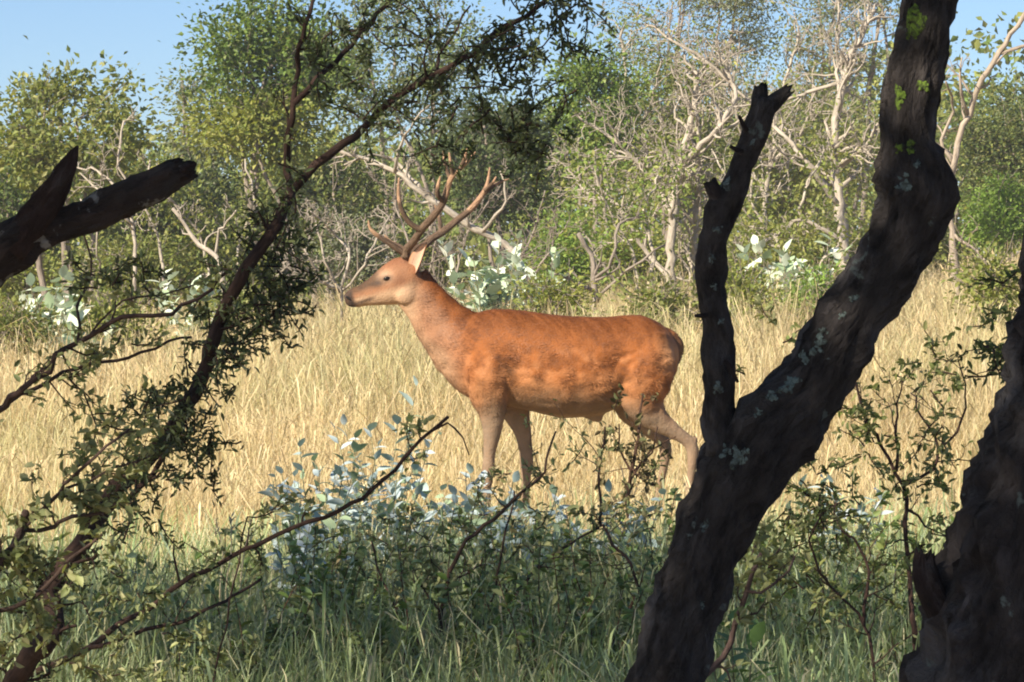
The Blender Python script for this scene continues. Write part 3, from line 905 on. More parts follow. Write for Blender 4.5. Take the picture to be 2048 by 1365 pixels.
def build_stag():
    rng = np.random.default_rng(5)
    root = thing("stag", "reddish-brown stag with branched antlers standing side-on in the dry grass", "deer", DEER_BASE)
    mb = MB()
    # torso: px, top, bottom, half width
    T = [(878, 694, 742, .05), (900, 662, 768, .10), (935, 634, 793, .15), (980, 621, 806, .185), (1020, 617, 813, .205), (1070, 624, 824, .225), (1130, 632, 834, .24), (1190, 633, 831, .235),
         (1240, 631, 815, .215), (1280, 632, 798, .20), (1312, 644, 785, .175), (1336, 662, 765, .13), (1352, 685, 738, .06)]
    T = catmull(np.array([(a, b, c, d * 100) for a, b, c, d in T]), 14)
    loft(mb, [(dp(a, (b + c) / 2), (0, 0, 1), YV, (c - b) / 2 / PM, d / 100) for a, b, c, d in T], 28, 2.25)
    # neck: centre, direction across (towards the nape), half height, half width
    N_ = [(818, 566, 44, .055), (836, 588, 44, .060), (854, 611, 45, .066), (881, 647, 54, .082), (915, 684, 70, .115), (955, 706, 78, .14), (990, 716, 70, .14)]
    nr = []
    for i, (x, y, hh, w) in enumerate(N_):
        a = N_[max(i - 1, 0)]; b = N_[min(i + 1, len(N_) - 1)]
        t = np.array((b[0] - a[0], 0, -(b[1] - a[1])), float); t /= np.linalg.norm(t)
        u = np.array((-t[2], 0, t[0]))
        nr.append((dp(x, y), u, YV, hh / PM, w))
    loft(mb, nr, 22, 2.0)
    # head: nose to poll
    H = [(690, 601, 9, .018), (696, 600, 15, .030), (708, 596, 20, .036), (724, 592, 22, .038), (742, 586, 27, .042), (762, 577, 35, .052), (782, 569, 42, .066), (802, 562, 47, .074), (822, 554, 45, .070), (840, 550, 34, .055)]
    hr = []
    for i, (x, y, hh, w) in enumerate(H):
        t = np.array((0.95, 0, 0.31)); u = np.array((-t[2], 0, t[0]))
        hr.append((dp(x, y), u, YV, hh / PM, w))
    loft(mb, hr, 22, 2.15)

    def limb(pts, n=14):
        """pts: px, py, y, half length (px), half width (m) -> closed limb, rings level"""
        Q = catmull(np.array([(a, b, c * 300, d, e * 300) for a, b, c, d, e in pts], float), 12)
        rr = []
        for i, (a, b, c, d, e) in enumerate(Q):
            p = Q[max(i - 1, 0)]; q = Q[min(i + 1, len(Q) - 1)]
            t = np.array((q[0] - p[0], 0, -(q[1] - p[1]))); t /= np.linalg.norm(t) + 1e-9
            u = np.array((-t[2], 0, t[0]))
            rr.append((dp(a, b, c / 300), u, YV, d / PM, e / 300))
        loft(mb, rr, n, 2.0)
    # shoulder and foreleg, near and far
    limb([(985, 690, -.10, 40, .075), (975, 740, -.125, 46, .09), (978, 785, -.125, 40, .08), (986, 825, -.115, 27, .058), (984, 868, -.11, 18, .042), (979, 910, -.11, 12.5, .031), (977, 936, -.11, 13.5, .032), (975, 965, -.11, 10, .025), (973, 1010, -.11, 8.5, .021), (971, 1042, -.11, 11, .026), (965, 1066, -.11, 10, .025), (958, 1090, -.11, 13, .032)])
    limb([(1000, 700, .11, 40, .07), (1005, 760, .125, 44, .08), (1026, 815, .115, 32, .06), (1044, 862, .11, 19, .042), (1052, 905, .11, 14, .032), (1053, 932, .11, 14.5, .033), (1052, 962, .11, 10, .024), (1051, 1010, .11, 8.5, .021), (1050, 1038, .11, 11, .026), (1045, 1062, .11, 10, .025), (1038, 1086, .11, 13, .032)])
    # haunch and hind leg
    limb([(1285, 665, -.10, 45, .07), (1285, 720, -.125, 62, .095), (1284, 770, -.13, 56, .09), (1290, 812, -.125, 40, .07), (1318, 842, -.115, 24, .048), (1350, 864, -.11, 15, .033), (1373, 880, -.11, 13, .028), (1383, 899, -.11, 13.5, .027), (1382, 928, -.11, 10, .024), (1377, 970, -.11, 8, .021), (1371, 1020, -.11, 8, .020), (1367, 1044, -.11, 11.5, .026), (1360, 1066, -.11, 10, .025), (1352, 1090, -.11, 13, .032)])
    limb([(1275, 670, .10, 45, .07), (1270, 725, .125, 58, .09), (1262, 775, .13, 50, .085), (1262, 812, .125, 36, .065), (1285, 848, .115, 22, .045), (1310, 870, .11, 14.5, .032), (1326, 884, .11, 13, .028), (1333, 902, .11, 13.5, .027), (1330, 930, .11, 10, .024), (1323, 970, .11, 8, .021), (1314, 1020, .11, 8, .020), (1308, 1042, .11, 11.5, .026), (1300, 1064, .11, 10, .025), (1292, 1087, .11, 13, .032)])
    # tail
    limb([(1330, 664, 0, 10, .03), (1348, 672, 0, 10, .03), (1356, 690, 0, 9, .028), (1355, 710, 0, 8, .022), (1351, 726, 0, 4, .012)], 10)
    # sheath under the belly
    limb([(1170, 822, 0, 14, .03), (1195, 836, 0, 9, .022), (1205, 838, 0, 5, .012)], 8)

    def blob(px, py, y, ax, az, ay):
        rings = []
        for t in np.linspace(-0.96, 0.96, 9):
            k = math.sqrt(1 - t * t)
            rings.append((dp(px + t * ax, py, y), (0, 0, 1), YV, az / PM * k, ay * k))
        loft(mb, rings, 14, 2.0)
    blob(1386, 877, -.11, 8, 7, .016); blob(1336, 882, .11, 8, 7, .016)          # points of the hocks
    blob(774, 553, -.050, 13, 9, .018); blob(774, 553, .050, 13, 9, .018)      # brow over the eyes
    blob(812, 590, -.045, 22, 20, .032); blob(812, 590, .045, 22, 20, .032)    # cheeks
    blob(812, 512, -.035, 10, 12, .022); blob(812, 512, .035, 10, 12, .022)    # pedicles
    V = np.concatenate(mb.V); byk = {}
    for f in mb.F:
        byk.setdefault(f.shape[1], []).append(f)
    me0 = new_mesh("stag_rough", V, [np.concatenate(v) for v in byk.values()])
    tmp = bpy.data.objects.new("stag_rough", me0); C.objects.link(tmp)
    m = tmp.modifiers.new("skin", 'REMESH'); m.mode = 'VOXEL'; m.voxel_size = 0.0095; m.adaptivity = 0
    m2 = tmp.modifiers.new("soft", 'SMOOTH'); m2.factor = 0.5; m2.iterations = 5
    dg = bpy.context.evaluated_depsgraph_get()
    me = bpy.data.meshes.new_from_object(tmp.evaluated_get(dg))
    bpy.data.objects.remove(tmp); bpy.data.meshes.remove(me0)
    me.name = "body"
    n = len(me.vertices)
    co = np.zeros(n * 3, np.float32); me.vertices.foreach_get("co", co); co = co.reshape(-1, 3).astype(float)
    no = np.zeros(n * 3, np.float32); me.vertices.foreach_get("normal", no); no = no.reshape(-1, 3).astype(float)
    o0 = dp(0, 0)
    px = (co[:, 0] - o0[0]) * PM; py = -(co[:, 2] - o0[2]) * PM / math.cos(PITCH)

    def n3(scale, seed):
        return (value_noise(co[:, 0] * scale + 31 + co[:, 1] * scale * 0.7, co[:, 2] * scale * 1.0 + 17 - co[:, 1] * scale * 0.4, seed, 1.0) - 0.5) * 2
    # muscle and hair relief
    wxr = co[:, 0] + 0.06 * n3(6, 51); wzr = co[:, 2] + 0.05 * n3(6, 52)
    fold = 1 - np.abs(value_noise(wxr * 13 + 3, wzr * 19 + 8, 53, 1.0) - 0.5) * 4
    fm = smooth01((py - 650) / 60) * smooth01((px - 905) / 60) * smooth01((835 - py) / 30)
    rel = 0.005 * n3(9, 1) + 0.0035 * n3(22, 2) + 0.0012 * n3(60, 3) + 0.0055 * fold * fm * (0.4 + 0.6 * smooth01((px - 1150) / 90))
    rel = rel + 0.014 * np.exp(-((px - 985) / 34) ** 2 - ((py - 735) / 55) ** 2) + 0.016 * np.exp(-((px - 1285) / 36) ** 2 - ((py - 725) / 50) ** 2)
    # shoulder groove, ribs, haunch edge
    rel = rel - 0.008 * np.exp(-((px - (1040 - (py - 720) * 0.25)) / 22) ** 2) * np.exp(-((py - 735) / 50) ** 2)
    rel = rel + 0.004 * np.sin(px / 11.0) * np.exp(-((px - 1120) / 60) ** 2) * np.exp(-((py - 740) / 60) ** 2)
    rel = rel - 0.010 * np.exp(-((px - (1228 + np.abs(py - 740) * 0.3)) / 18) ** 2) * np.exp(-((py - 745) / 55) ** 2)
    amp = np.where(px < 850, 0.35, 1.0) * np.where(py > 850, 0.3, 1.0)
    co2 = co + no * (rel * amp)[:, None]
    me.vertices.foreach_set("co", co2.astype(np.float32).ravel())
    # coat colours; the belly tone also carries painted shade
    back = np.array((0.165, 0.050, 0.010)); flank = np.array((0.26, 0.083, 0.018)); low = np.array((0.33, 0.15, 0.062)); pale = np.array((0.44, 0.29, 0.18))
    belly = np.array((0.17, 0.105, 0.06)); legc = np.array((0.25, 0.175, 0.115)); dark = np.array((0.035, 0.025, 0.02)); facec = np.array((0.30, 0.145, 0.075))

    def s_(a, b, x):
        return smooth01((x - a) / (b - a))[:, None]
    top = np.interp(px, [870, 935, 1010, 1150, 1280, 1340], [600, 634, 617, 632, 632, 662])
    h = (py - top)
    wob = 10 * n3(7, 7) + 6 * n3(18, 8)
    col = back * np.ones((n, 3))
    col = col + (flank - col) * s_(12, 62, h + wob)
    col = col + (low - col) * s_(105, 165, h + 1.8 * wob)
    # wavy lighter and darker swirls of hair on shoulder, flank and haunch
    wx = co[:, 0] + 0.05 * n3(8, 21); wz = co[:, 2] + 0.05 * n3(8, 22)
    sw = (value_noise(wx * 16 + 40, wz * 22 + 11, 23, 1.0) - 0.5) * 2 + 0.6 * (value_noise(wx * 38 + 4, wz * 45 + 7, 24, 1.0) - 0.5) * 2
    swm = smooth01((h - 45) / 50) * smooth01((px - 900) / 60) * smooth01((830 - py) / 40)
    lighter = (np.clip(sw, 0, 1) * swm)[:, None]; darker = (np.clip(-sw, 0, 1) * swm)[:, None]
    col = col + (np.array((0.47, 0.20, 0.08)) - col) * lighter * 0.7
    col = col * (1 - 0.5 * darker)
    # rump patch round the tail
    rp = np.exp(-(((px - 1340) / 26) ** 2 + ((py - 705) / 38) ** 2))[:, None]
    col = col + (np.array((0.52, 0.27, 0.13)) - col) * rp * 0.8
    # neck and throat
    nk = s_(960, 880, px) * s_(900, 780, py)
    acr = (px - 850) * 0.80 - (py - 610) * 0.58           # across the neck, nape positive
    nape = s_(5, 40, acr + wob * .6)
    nc = facec * 1.05 * (1 - nape) + back * 1.15 * nape
    nc = nc + (pale - nc) * s_(-10, -45, acr + wob * .8) * 0.55
    col = col + (nc - col) * nk
    # belly: brown-grey hair, plus the shade beneath the body put into the colour
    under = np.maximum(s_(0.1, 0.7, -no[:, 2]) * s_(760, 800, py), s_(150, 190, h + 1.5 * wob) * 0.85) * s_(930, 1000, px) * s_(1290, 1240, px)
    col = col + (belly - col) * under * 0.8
    # legs
    lg = s_(785, 850, py + wob)
    col = col + (legc - col) * lg
    inner = (np.abs(co[:, 1]) < 0.085)[:, None] * s_(800, 830, py)
    col = col + (pale * 0.9 - col) * inner * 0.3
    # head
    hd = s_(848, 815, px) * s_(650, 625, py)
    al = (px - 700) * 0.95 - (py - 600) * 0.31             # along the head from the nose
    ac = -(px - 700) * 0.31 - (py - 600) * 0.95            # across, brow positive
    fc = facec * np.ones((n, 3))
    fc = fc + (np.array((0.055, 0.034, 0.02)) - fc) * s_(0, 16, ac + wob * .3) * s_(92, 60, al) * 0.9
    fc = fc + (pale * 1.25 - fc) * s_(2, -12, ac) * 0.8
    brow = s_(22, 44, ac + wob * .5) * s_(60, 85, al)
    fc = fc + (np.array((0.19, 0.075, 0.035)) - fc) * brow * 0.8
    fc = fc + (dark - fc) * s_(15, 5, al) * 0.95
    mouth = np.exp(-((ac + 10.5 + 0.02 * al) / 3.6) ** 2)[:, None] * s_(58, 36, al)
    fc = fc + (dark * 1.4 - fc) * mouth * 0.9
    fc = fc + (pale * 1.15 - fc) * (np.exp(-((ac + 4.5) / 4) ** 2)[:, None] * s_(42, 20, al) * s_(6, 14, al)) * 0.8
    er = np.exp(-(((px - 772) / 14) ** 2 + ((py - 553) / 11) ** 2))[:, None]
    fc = fc + (np.array((0.56, 0.38, 0.25)) - fc) * er * 0.85
    lid = np.exp(-(((px - 775) / 10) ** 2 + ((py - 557) / 6) ** 2))[:, None]
    fc = fc + (dark * 1.6 - fc) * lid * 0.85
    fc = fc + (dark * 2.0 - fc) * np.exp(-(((px - 757) / 9) ** 2 + ((py - 567) / 5) ** 2))[:, None] * 0.9
    fc = fc + (np.array((0.20, 0.085, 0.045)) - fc) * np.exp(-(((px - 803) / 13) ** 2 + ((py - 562) / 12) ** 2))[:, None] * 0.6
    crown_d = np.exp(-(((px - 815) / 16) ** 2 + ((py - 512) / 14) ** 2))[:, None]
    fc = fc + (np.array((0.16, 0.07, 0.04)) - fc) * crown_d * 0.8
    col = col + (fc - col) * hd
    col *= (1 + 0.12 * n3(30, 12) + 0.05 * n3(75, 13))[:, None]
    # tail
    tl = ((px > 1344) & (py > 664) & (py < 730) & (np.abs(co[:, 1]) < 0.04))
    col[tl] = col[tl] * 0.25 + np.array((0.10, 0.05, 0.025)) * 0.75
    col = np.clip(col, 0.01, 0.9)
    a = me.color_attributes.new("Col", 'FLOAT_COLOR', 'POINT')
    c4 = np.ones((n, 4), np.float32); c4[:, :3] = col
    a.data.foreach_set("color", c4.ravel())
    me.polygons.foreach_set("use_smooth", np.ones(len(me.polygons), dtype=bool))
    me.update()
    me.materials.clear()
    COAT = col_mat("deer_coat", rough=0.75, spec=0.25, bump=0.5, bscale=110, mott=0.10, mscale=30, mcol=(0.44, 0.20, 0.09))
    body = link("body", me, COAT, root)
    # short fur
    me.calc_loop_triangles()
    tri = np.zeros(len(me.loop_triangles) * 3, np.int32); me.loop_triangles.foreach_get("vertices", tri); tri = tri.reshape(-1, 3)
    A = co2[tri[:, 0]]; B = co2[tri[:, 1]]; D = co2[tri[:, 2]]
    ar = np.linalg.norm(np.cross(B - A, D - A), axis=1)
    k = rng.choice(len(tri), 90000, p=ar / ar.sum())
    r1 = np.sqrt(rng.random(len(k)))[:, None]; r2 = rng.random(len(k))[:, None]
    p = A[k] * (1 - r1) + B[k] * r1 * (1 - r2) + D[k] * r1 * r2
    nn = norm(no[tri[k, 0]])
    ppx = (p[:, 0] - o0[0]) * PM; ppy = -(p[:, 2] - o0[2]) * PM
    flow = np.stack([np.ones(len(k)), np.zeros(len(k)), -0.35 - 0.4 * smooth01((ppy - 720) / 80)], -1)
    legm = ppy > 825
    flow[legm] = (0.1, 0, -1)
    flow += np.stack([0.45 * (value_noise(p[:, 0] * 9 + 5, p[:, 2] * 9, 31, 1.0) - .5), np.zeros(len(k)), 1.1 * (value_noise(p[:, 0] * 8, p[:, 2] * 8 + 9, 32, 1.0) - .5)], -1)
    flow += rng.normal(0, 0.18, (len(k), 3))
    fl = norm(flow - nn * (flow * nn).sum(1)[:, None])
    dirv = norm(fl + nn * 0.22)
    ln = np.where(ppx < 830, 0.011, np.where(ppx < 960, 0.026, 0.019)) * np.where(legm, 0.6, 1.0) * rng.uniform(0.6, 1.4, len(k))
    keepf = ~(ppx < 735)
    w = norm(np.cross(nn, dirv)) * (0.0021 * rng.uniform(0.6, 1.3, len(k)))[:, None]
    base_ = p - nn * 0.002
    Vf = np.stack([base_ - w, base_ + w, base_ + dirv * ln[:, None]], 1)[keepf].reshape(-1, 3)
    cf = (col[tri[k, 0]] * rng.uniform(0.84, 1.2, (len(k), 1)))[keepf]
    Ff = np.arange(len(Vf)).reshape(-1, 3)
    FUR = col_mat("deer_fur", rough=0.6, spec=0.3)
    link("fur", new_mesh("fur", Vf, [Ff], np.repeat(np.clip(cf, 0, .9), 3, 0)), FUR, body, "stuff")

    # eyes, nostrils, ears, hooves
    EYE, _, _, _, bs, _ = mat_new("deer_eye")
    bs.inputs["Base Color"].default_value = (0.012, 0.008, 0.006, 1); bs.inputs["Roughness"].default_value = 0.08
    for s in (-1, 1):
        bm = bmesh.new(); bmesh.ops.create_uvsphere(bm, u_segments=14, v_segments=10, radius=0.0150)
        for v in bm.verts:
            v.co.z *= 0.72; v.co.y *= 0.7; v.co.x *= 1.15; v.co.z += v.co.x * 0.18
        e = bpy.data.meshes.new("eye"); bm.to_mesh(e); bm.free()
        e.polygons.foreach_set("use_smooth", np.ones(len(e.polygons), dtype=bool))
        o = link("eye", e, EYE, body); q = dp(775, 557, s * 0.0595); o.location = q
    DARKSKIN = col_mat("deer_nose_skin", rough=0.4, spec=0.5)
    for s in (-1, 1):
        nb = MB()
        loft_r = [(dp(697 + 2 * t, 596 + 1.2 * t, s * 0.030), (0, 0, 1), YV, 0.0085 * math.sqrt(max(1 - t * t / 9.5, 0.02)), 0.006) for t in (-3, -1.5, 0, 1.5, 3)]
        loft(nb, loft_r, 8)
        nb.col = [np.full((len(v), 3), 0.012) for v in nb.V]
        nb.build("nostril", DARKSKIN, body)
    EARM = col_mat("deer_ear", rough=0.8, spec=0.15, bump=0.3, bscale=90)
    for s in (-1, 1):
        eb = MB()
        # a cupped leaf-shaped ear: rows of points across, from base to tip
        basep = dp(826, 545, s * 0.055); tipp = dp(850 if s < 0 else 838, 486 if s < 0 else 492, s * 0.105)
        ax = tipp - basep; L = np.linalg.norm(ax); ax /= L
        outw = np.array((-0.6, s * 0.8, 0.25)); outw = norm(outw - ax * (outw @ ax)); side = np.cross(ax, outw)
        rows = 9; colsn = 7; V = []; colv = []
        for i in range(rows):
            t = i / (rows - 1); wd = 0.040 * math.sin(math.pi * min(0.12 + t * 0.88, 1)) ** 0.7 * (1 - 0.25 * t) + 0.004
            for j in range(colsn):
                q = (j / (colsn - 1) - 0.5) * 2
                V.append(basep + ax * L * t + side * wd * q + outw * (wd * 0.75 * q * q - 0.012)); colv.append((0.52, 0.34, 0.24) if abs(q) < 0.8 else (0.34, 0.17, 0.085))
        V = np.array(V); k2 = len(V)
        Vb = V - outw * 0.006
        F = []
        for i in range(rows - 1):
            for j in range(colsn - 1):
                a_ = i * colsn + j
                F.append((a_, a_ + 1, a_ + 1 + colsn, a_ + colsn)); F.append((k2 + a_, k2 + a_ + colsn, k2 + a_ + 1 + colsn, k2 + a_ + 1))
            for j in (0, colsn - 1):
                a_ = i * colsn + j; F.append((a_, a_ + colsn, k2 + a_ + colsn, k2 + a_))
        eb.add(np.vstack([V, Vb]), [np.array(F)], np.vstack([np.array(colv), np.full((k2, 3), 0.0) + np.array((0.36, 0.17, 0.08))]))
        eb.build("ear", EARM, root, smooth=True)
    HOOF = col_mat("deer_hoof", rough=0.5, spec=0.4)
    for (hx, hy, y) in ((956, 1092, -.11), (1036, 1088, .11), (1350, 1092, -.11), (1290, 1089, .11)):
        hb = MB(); c0 = dp(hx, hy, y)
        for sd in (-1, 1):
            loft(hb, [(c0 + np.array((-0.018 - 0.022 * t, sd * 0.019, 0.05 - 0.058 * t)), (1, 0, 0), YV, 0.026 + 0.016 * t, 0.016) for t in np.linspace(0, 1, 4)], 10)
        hb.col = [np.full((len(v), 3), 0.03) for v in hb.V]
        hb.build("hoof", HOOF, root)

    # antlers
    ANT = bark_mat("antler", (0.07, 0.048, 0.032), (0.27, 0.20, 0.14), scale=3.5, bump=0.5, stretch=0.2, rough=0.6)

    def antler(tines):
        ab = MB()
        for pts, w in tines:
            path = catmull(np.array([dp(a_, b_, y) for a_, b_, y in pts]), 0.015)
            w = np.interp(np.linspace(0, 1, len(path)), np.linspace(0, 1, len(w)), w)
            s = np.linspace(0, 1, len(path))
            c = np.where(s[:, None] > 0.62, np.array((2.6, 2.2, 1.95)) if len(pts) > 2 else np.array((2.2, 2.0, 1.7)), np.array((0.95, 0.85, 0.8)))
            ks = 10
            cc = np.vstack([np.repeat(c, ks, 0), c[-1:], c[:1]])
            tube(ab, path, w * 1.04 / PM / 2, ks, cc, rng, 0.25)
        ab.build("antler", ANT, root, smooth=True)
    antler([([(812, 515, -.035), (815, 500, -.05), (830, 482, -.10), (846, 459, -.15), (866, 437, -.20), (888, 408, -.25), (899, 375, -.28), (908, 355, -.30), (930, 335, -.31), (953, 308, -.31)], [21, 17, 15, 14.5, 14, 13, 12.5, 12, 10, 7, 3]),
            ([(810, 507, -.04), (785, 490, -.07), (760, 474, -.09), (743, 458, -.10), (739, 442, -.10)], [14, 13, 11, 8, 3]),
            ([(845, 461, -.15), (822, 447, -.17), (806, 420, -.19), (800, 390, -.20), (801, 358, -.20)], [11, 11, 10, 7, 3]),
            ([(889, 406, -.25), (878, 392, -.29), (879, 375, -.31), (884, 356, -.32)], [9, 10, 8, 3]),
            ([(909, 354, -.30), (905, 335, -.33), (901, 310, -.35)], [9, 8, 3]),
            ([(903, 362, -.29), (893, 335, -.27), (889, 306, -.26)], [9, 7, 3]),
            ([(922, 342, -.31), (930, 325, -.34), (936, 303, -.36)], [9, 7, 3])])
    antler([([(818, 514, .035), (828, 502, .05), (848, 492, .09), (862, 479, .12), (884, 465, .16), (914, 440, .21), (941, 418, .25), (962, 392, .27), (974, 366, .28), (979, 333, .28)], [19, 16, 14, 14, 13.5, 13, 12.5, 12, 10, 7, 3]),
            ([(816, 508, .04), (800, 494, .08), (780, 484, .12), (768, 470, .14)], [11, 10, 8, 3]),
            ([(880, 467, .16), (878, 440, .20), (868, 410, .23)], [9, 8, 3]),
            ([(958, 397, .27), (978, 376, .31), (1000, 362, .34), (1018, 356, .35)], [10, 9, 7, 3]),
            ([(968, 380, .27), (985, 365, .25), (992, 352, .24)], [8, 7, 3])])
    return root


build_stag()


# ------------------------------------------------------------------ dark foreground trees
def trunk_path(rows, d, step=0.02, dj=None):
    """rows: photo y, left edge px, right edge px -> centre path and radii (true widths measured across the limb)"""
    rows = np.array(rows, float)
    cx = (rows[:, 1] + rows[:, 2]) / 2; cy = rows[:, 0]
    tx = np.gradient(cx); ty = np.gradient(cy)
    cosv = np.abs(ty) / np.hypot(tx, ty)
    w = (rows[:, 2] - rows[:, 1]) * cosv
    pts = np.array([np.append(P(x, y, d + (0 if dj is None else dj[i])), ww / (FPX / d) / 2) for i, (x, y, ww) in enumerate(zip(cx, cy, w))])
    Q = catmull(pts, step)
    return Q[:, :3], Q[:, 3]


def lichen_patch(root, base, tb, t, theta, r_m, rng, mat, col):
    """thin lobed lichen crust lying on the bark at length share t and angle theta"""
    L = tb['L'][-1]; n = 28
    ang = np.arange(n) * 2 * math.pi / n
    rad = r_m * 0.85 * (1 + 0.16 * np.sin(2 * ang + rng.uniform(0, 6)) + 0.15 * np.sin(3 * ang + rng.uniform(0, 6)) + 0.13 * np.sin(5 * ang + rng.uniform(0, 6)) + rng.normal(0, 0.10, n))
    rad = rad * (1 + 0.5 * np.abs(np.sin(ang + rng.uniform(0, 3))))

    def surf(l, th, lift):
        i = int(np.clip(np.searchsorted(tb['L'], l) - 1, 0, len(tb['L']) - 2))
        f = np.clip((l - tb['L'][i]) / (tb['L'][i + 1] - tb['L'][i] + 1e-9), 0, 1)
        pth = tb['path'][i] * (1 - f) + tb['path'][i + 1] * f
        U = tb['U'][i] * (1 - f) + tb['U'][i + 1] * f; W = tb['W'][i] * (1 - f) + tb['W'][i + 1] * f
        ns = len(tb['th']); x = (th % (2 * math.pi)) / (2 * math.pi) * ns; j = int(x) % ns; g = x - int(x)
        rr = (tb['rr'][i] * (1 - f) + tb['rr'][i + 1] * f)
        r = rr[j] * (1 - g) + rr[(j + 1) % ns] * g
        return pth + (r + lift) * (math.cos(th) * U + math.sin(th) * W)
    l0 = t * L
    r0 = float(np.interp(l0, tb['L'], tb['rr'].mean(1)))
    V = [surf(l0, theta, 0.0026)]
    for ring in (0.5, 1.0):
        for a, r in zip(ang, rad):
            V.append(surf(l0 + r * ring * math.sin(a), theta + r * ring * math.cos(a) / r0, 0.0022 if ring < 1 else 0.0010))
    V = np.array(V); k = np.arange(n); kk = (k + 1) % n
    F = [np.stack([np.zeros(n, int), 1 + k, 1 + kk], -1), np.stack([1 + k, 1 + n + k, 1 + n + kk, 1 + kk], -1)]
    mb = MB(); mb.add(V, F, np.array(col) * rng.uniform(0.8, 1.2))
    return mb.build("lichen", mat, root, base)


def lichen_cluster(root, base, tb, t, theta, r_m, rng, mat, col):
    L = tb['L'][-1]; r0 = float(np.interp(t * L, tb['L'], tb['rr'].mean(1)))
    for k in range(6):
        rr = r_m * (0.5 if k == 0 else rng.uniform(0.16, 0.4)); a = rng.uniform(0, 6.283); q = 0 if k == 0 else r_m * rng.uniform(0.45, 1.0)
        lichen_patch(root, base, tb, t + q * 1.25 * math.sin(a) / L, theta + q * math.cos(a) / r0, rr, rng, mat, col)


LICHEN = col_mat("lichen_crust", rough=0.95, spec=0.05, bump=0.6, bscale=220, mott=0.95, mscale=85, mcol=(0.035, 0.034, 0.030))


def crown_mass(mb_leaf, mb_wood, rng, cen, rx, ry, rz, n_cl, n_leaf, leaf, sig, pal, start):
    u = norm(rng.normal(0, 1, (n_cl, 3))) * (rng.random((n_cl, 1)) ** 0.45)
    cl = np.asarray(cen) + u * np.array((rx, ry, rz))
    per = rng.multinomial(n_leaf, np.full(n_cl, 1 / n_cl)); ci = np.repeat(np.arange(n_cl), per)
    off = rng.normal(0, sig, (n_leaf, 3))
    s = leaf * rng.uniform(0.7, 1.3, n_leaf)
    leaves(mb_leaf, cl[ci] + off, off + rng.normal(0, sig, (n_leaf, 3)), s, s * 0.6, mixcol(rng, n_leaf, pal), rng, upbias=0.55)
    for c in cl[::2]:
        a0 = np.asarray(start[rng.integers(0, len(start))])
        path = catmull([a0, a0 * .5 + c * .5 + rng.normal(0, .2, 3), c], 0.3)
        tube(mb_wood, path, np.linspace(0.03, 0.008, len(path)), 5, (1, 1, 1), cap=False)


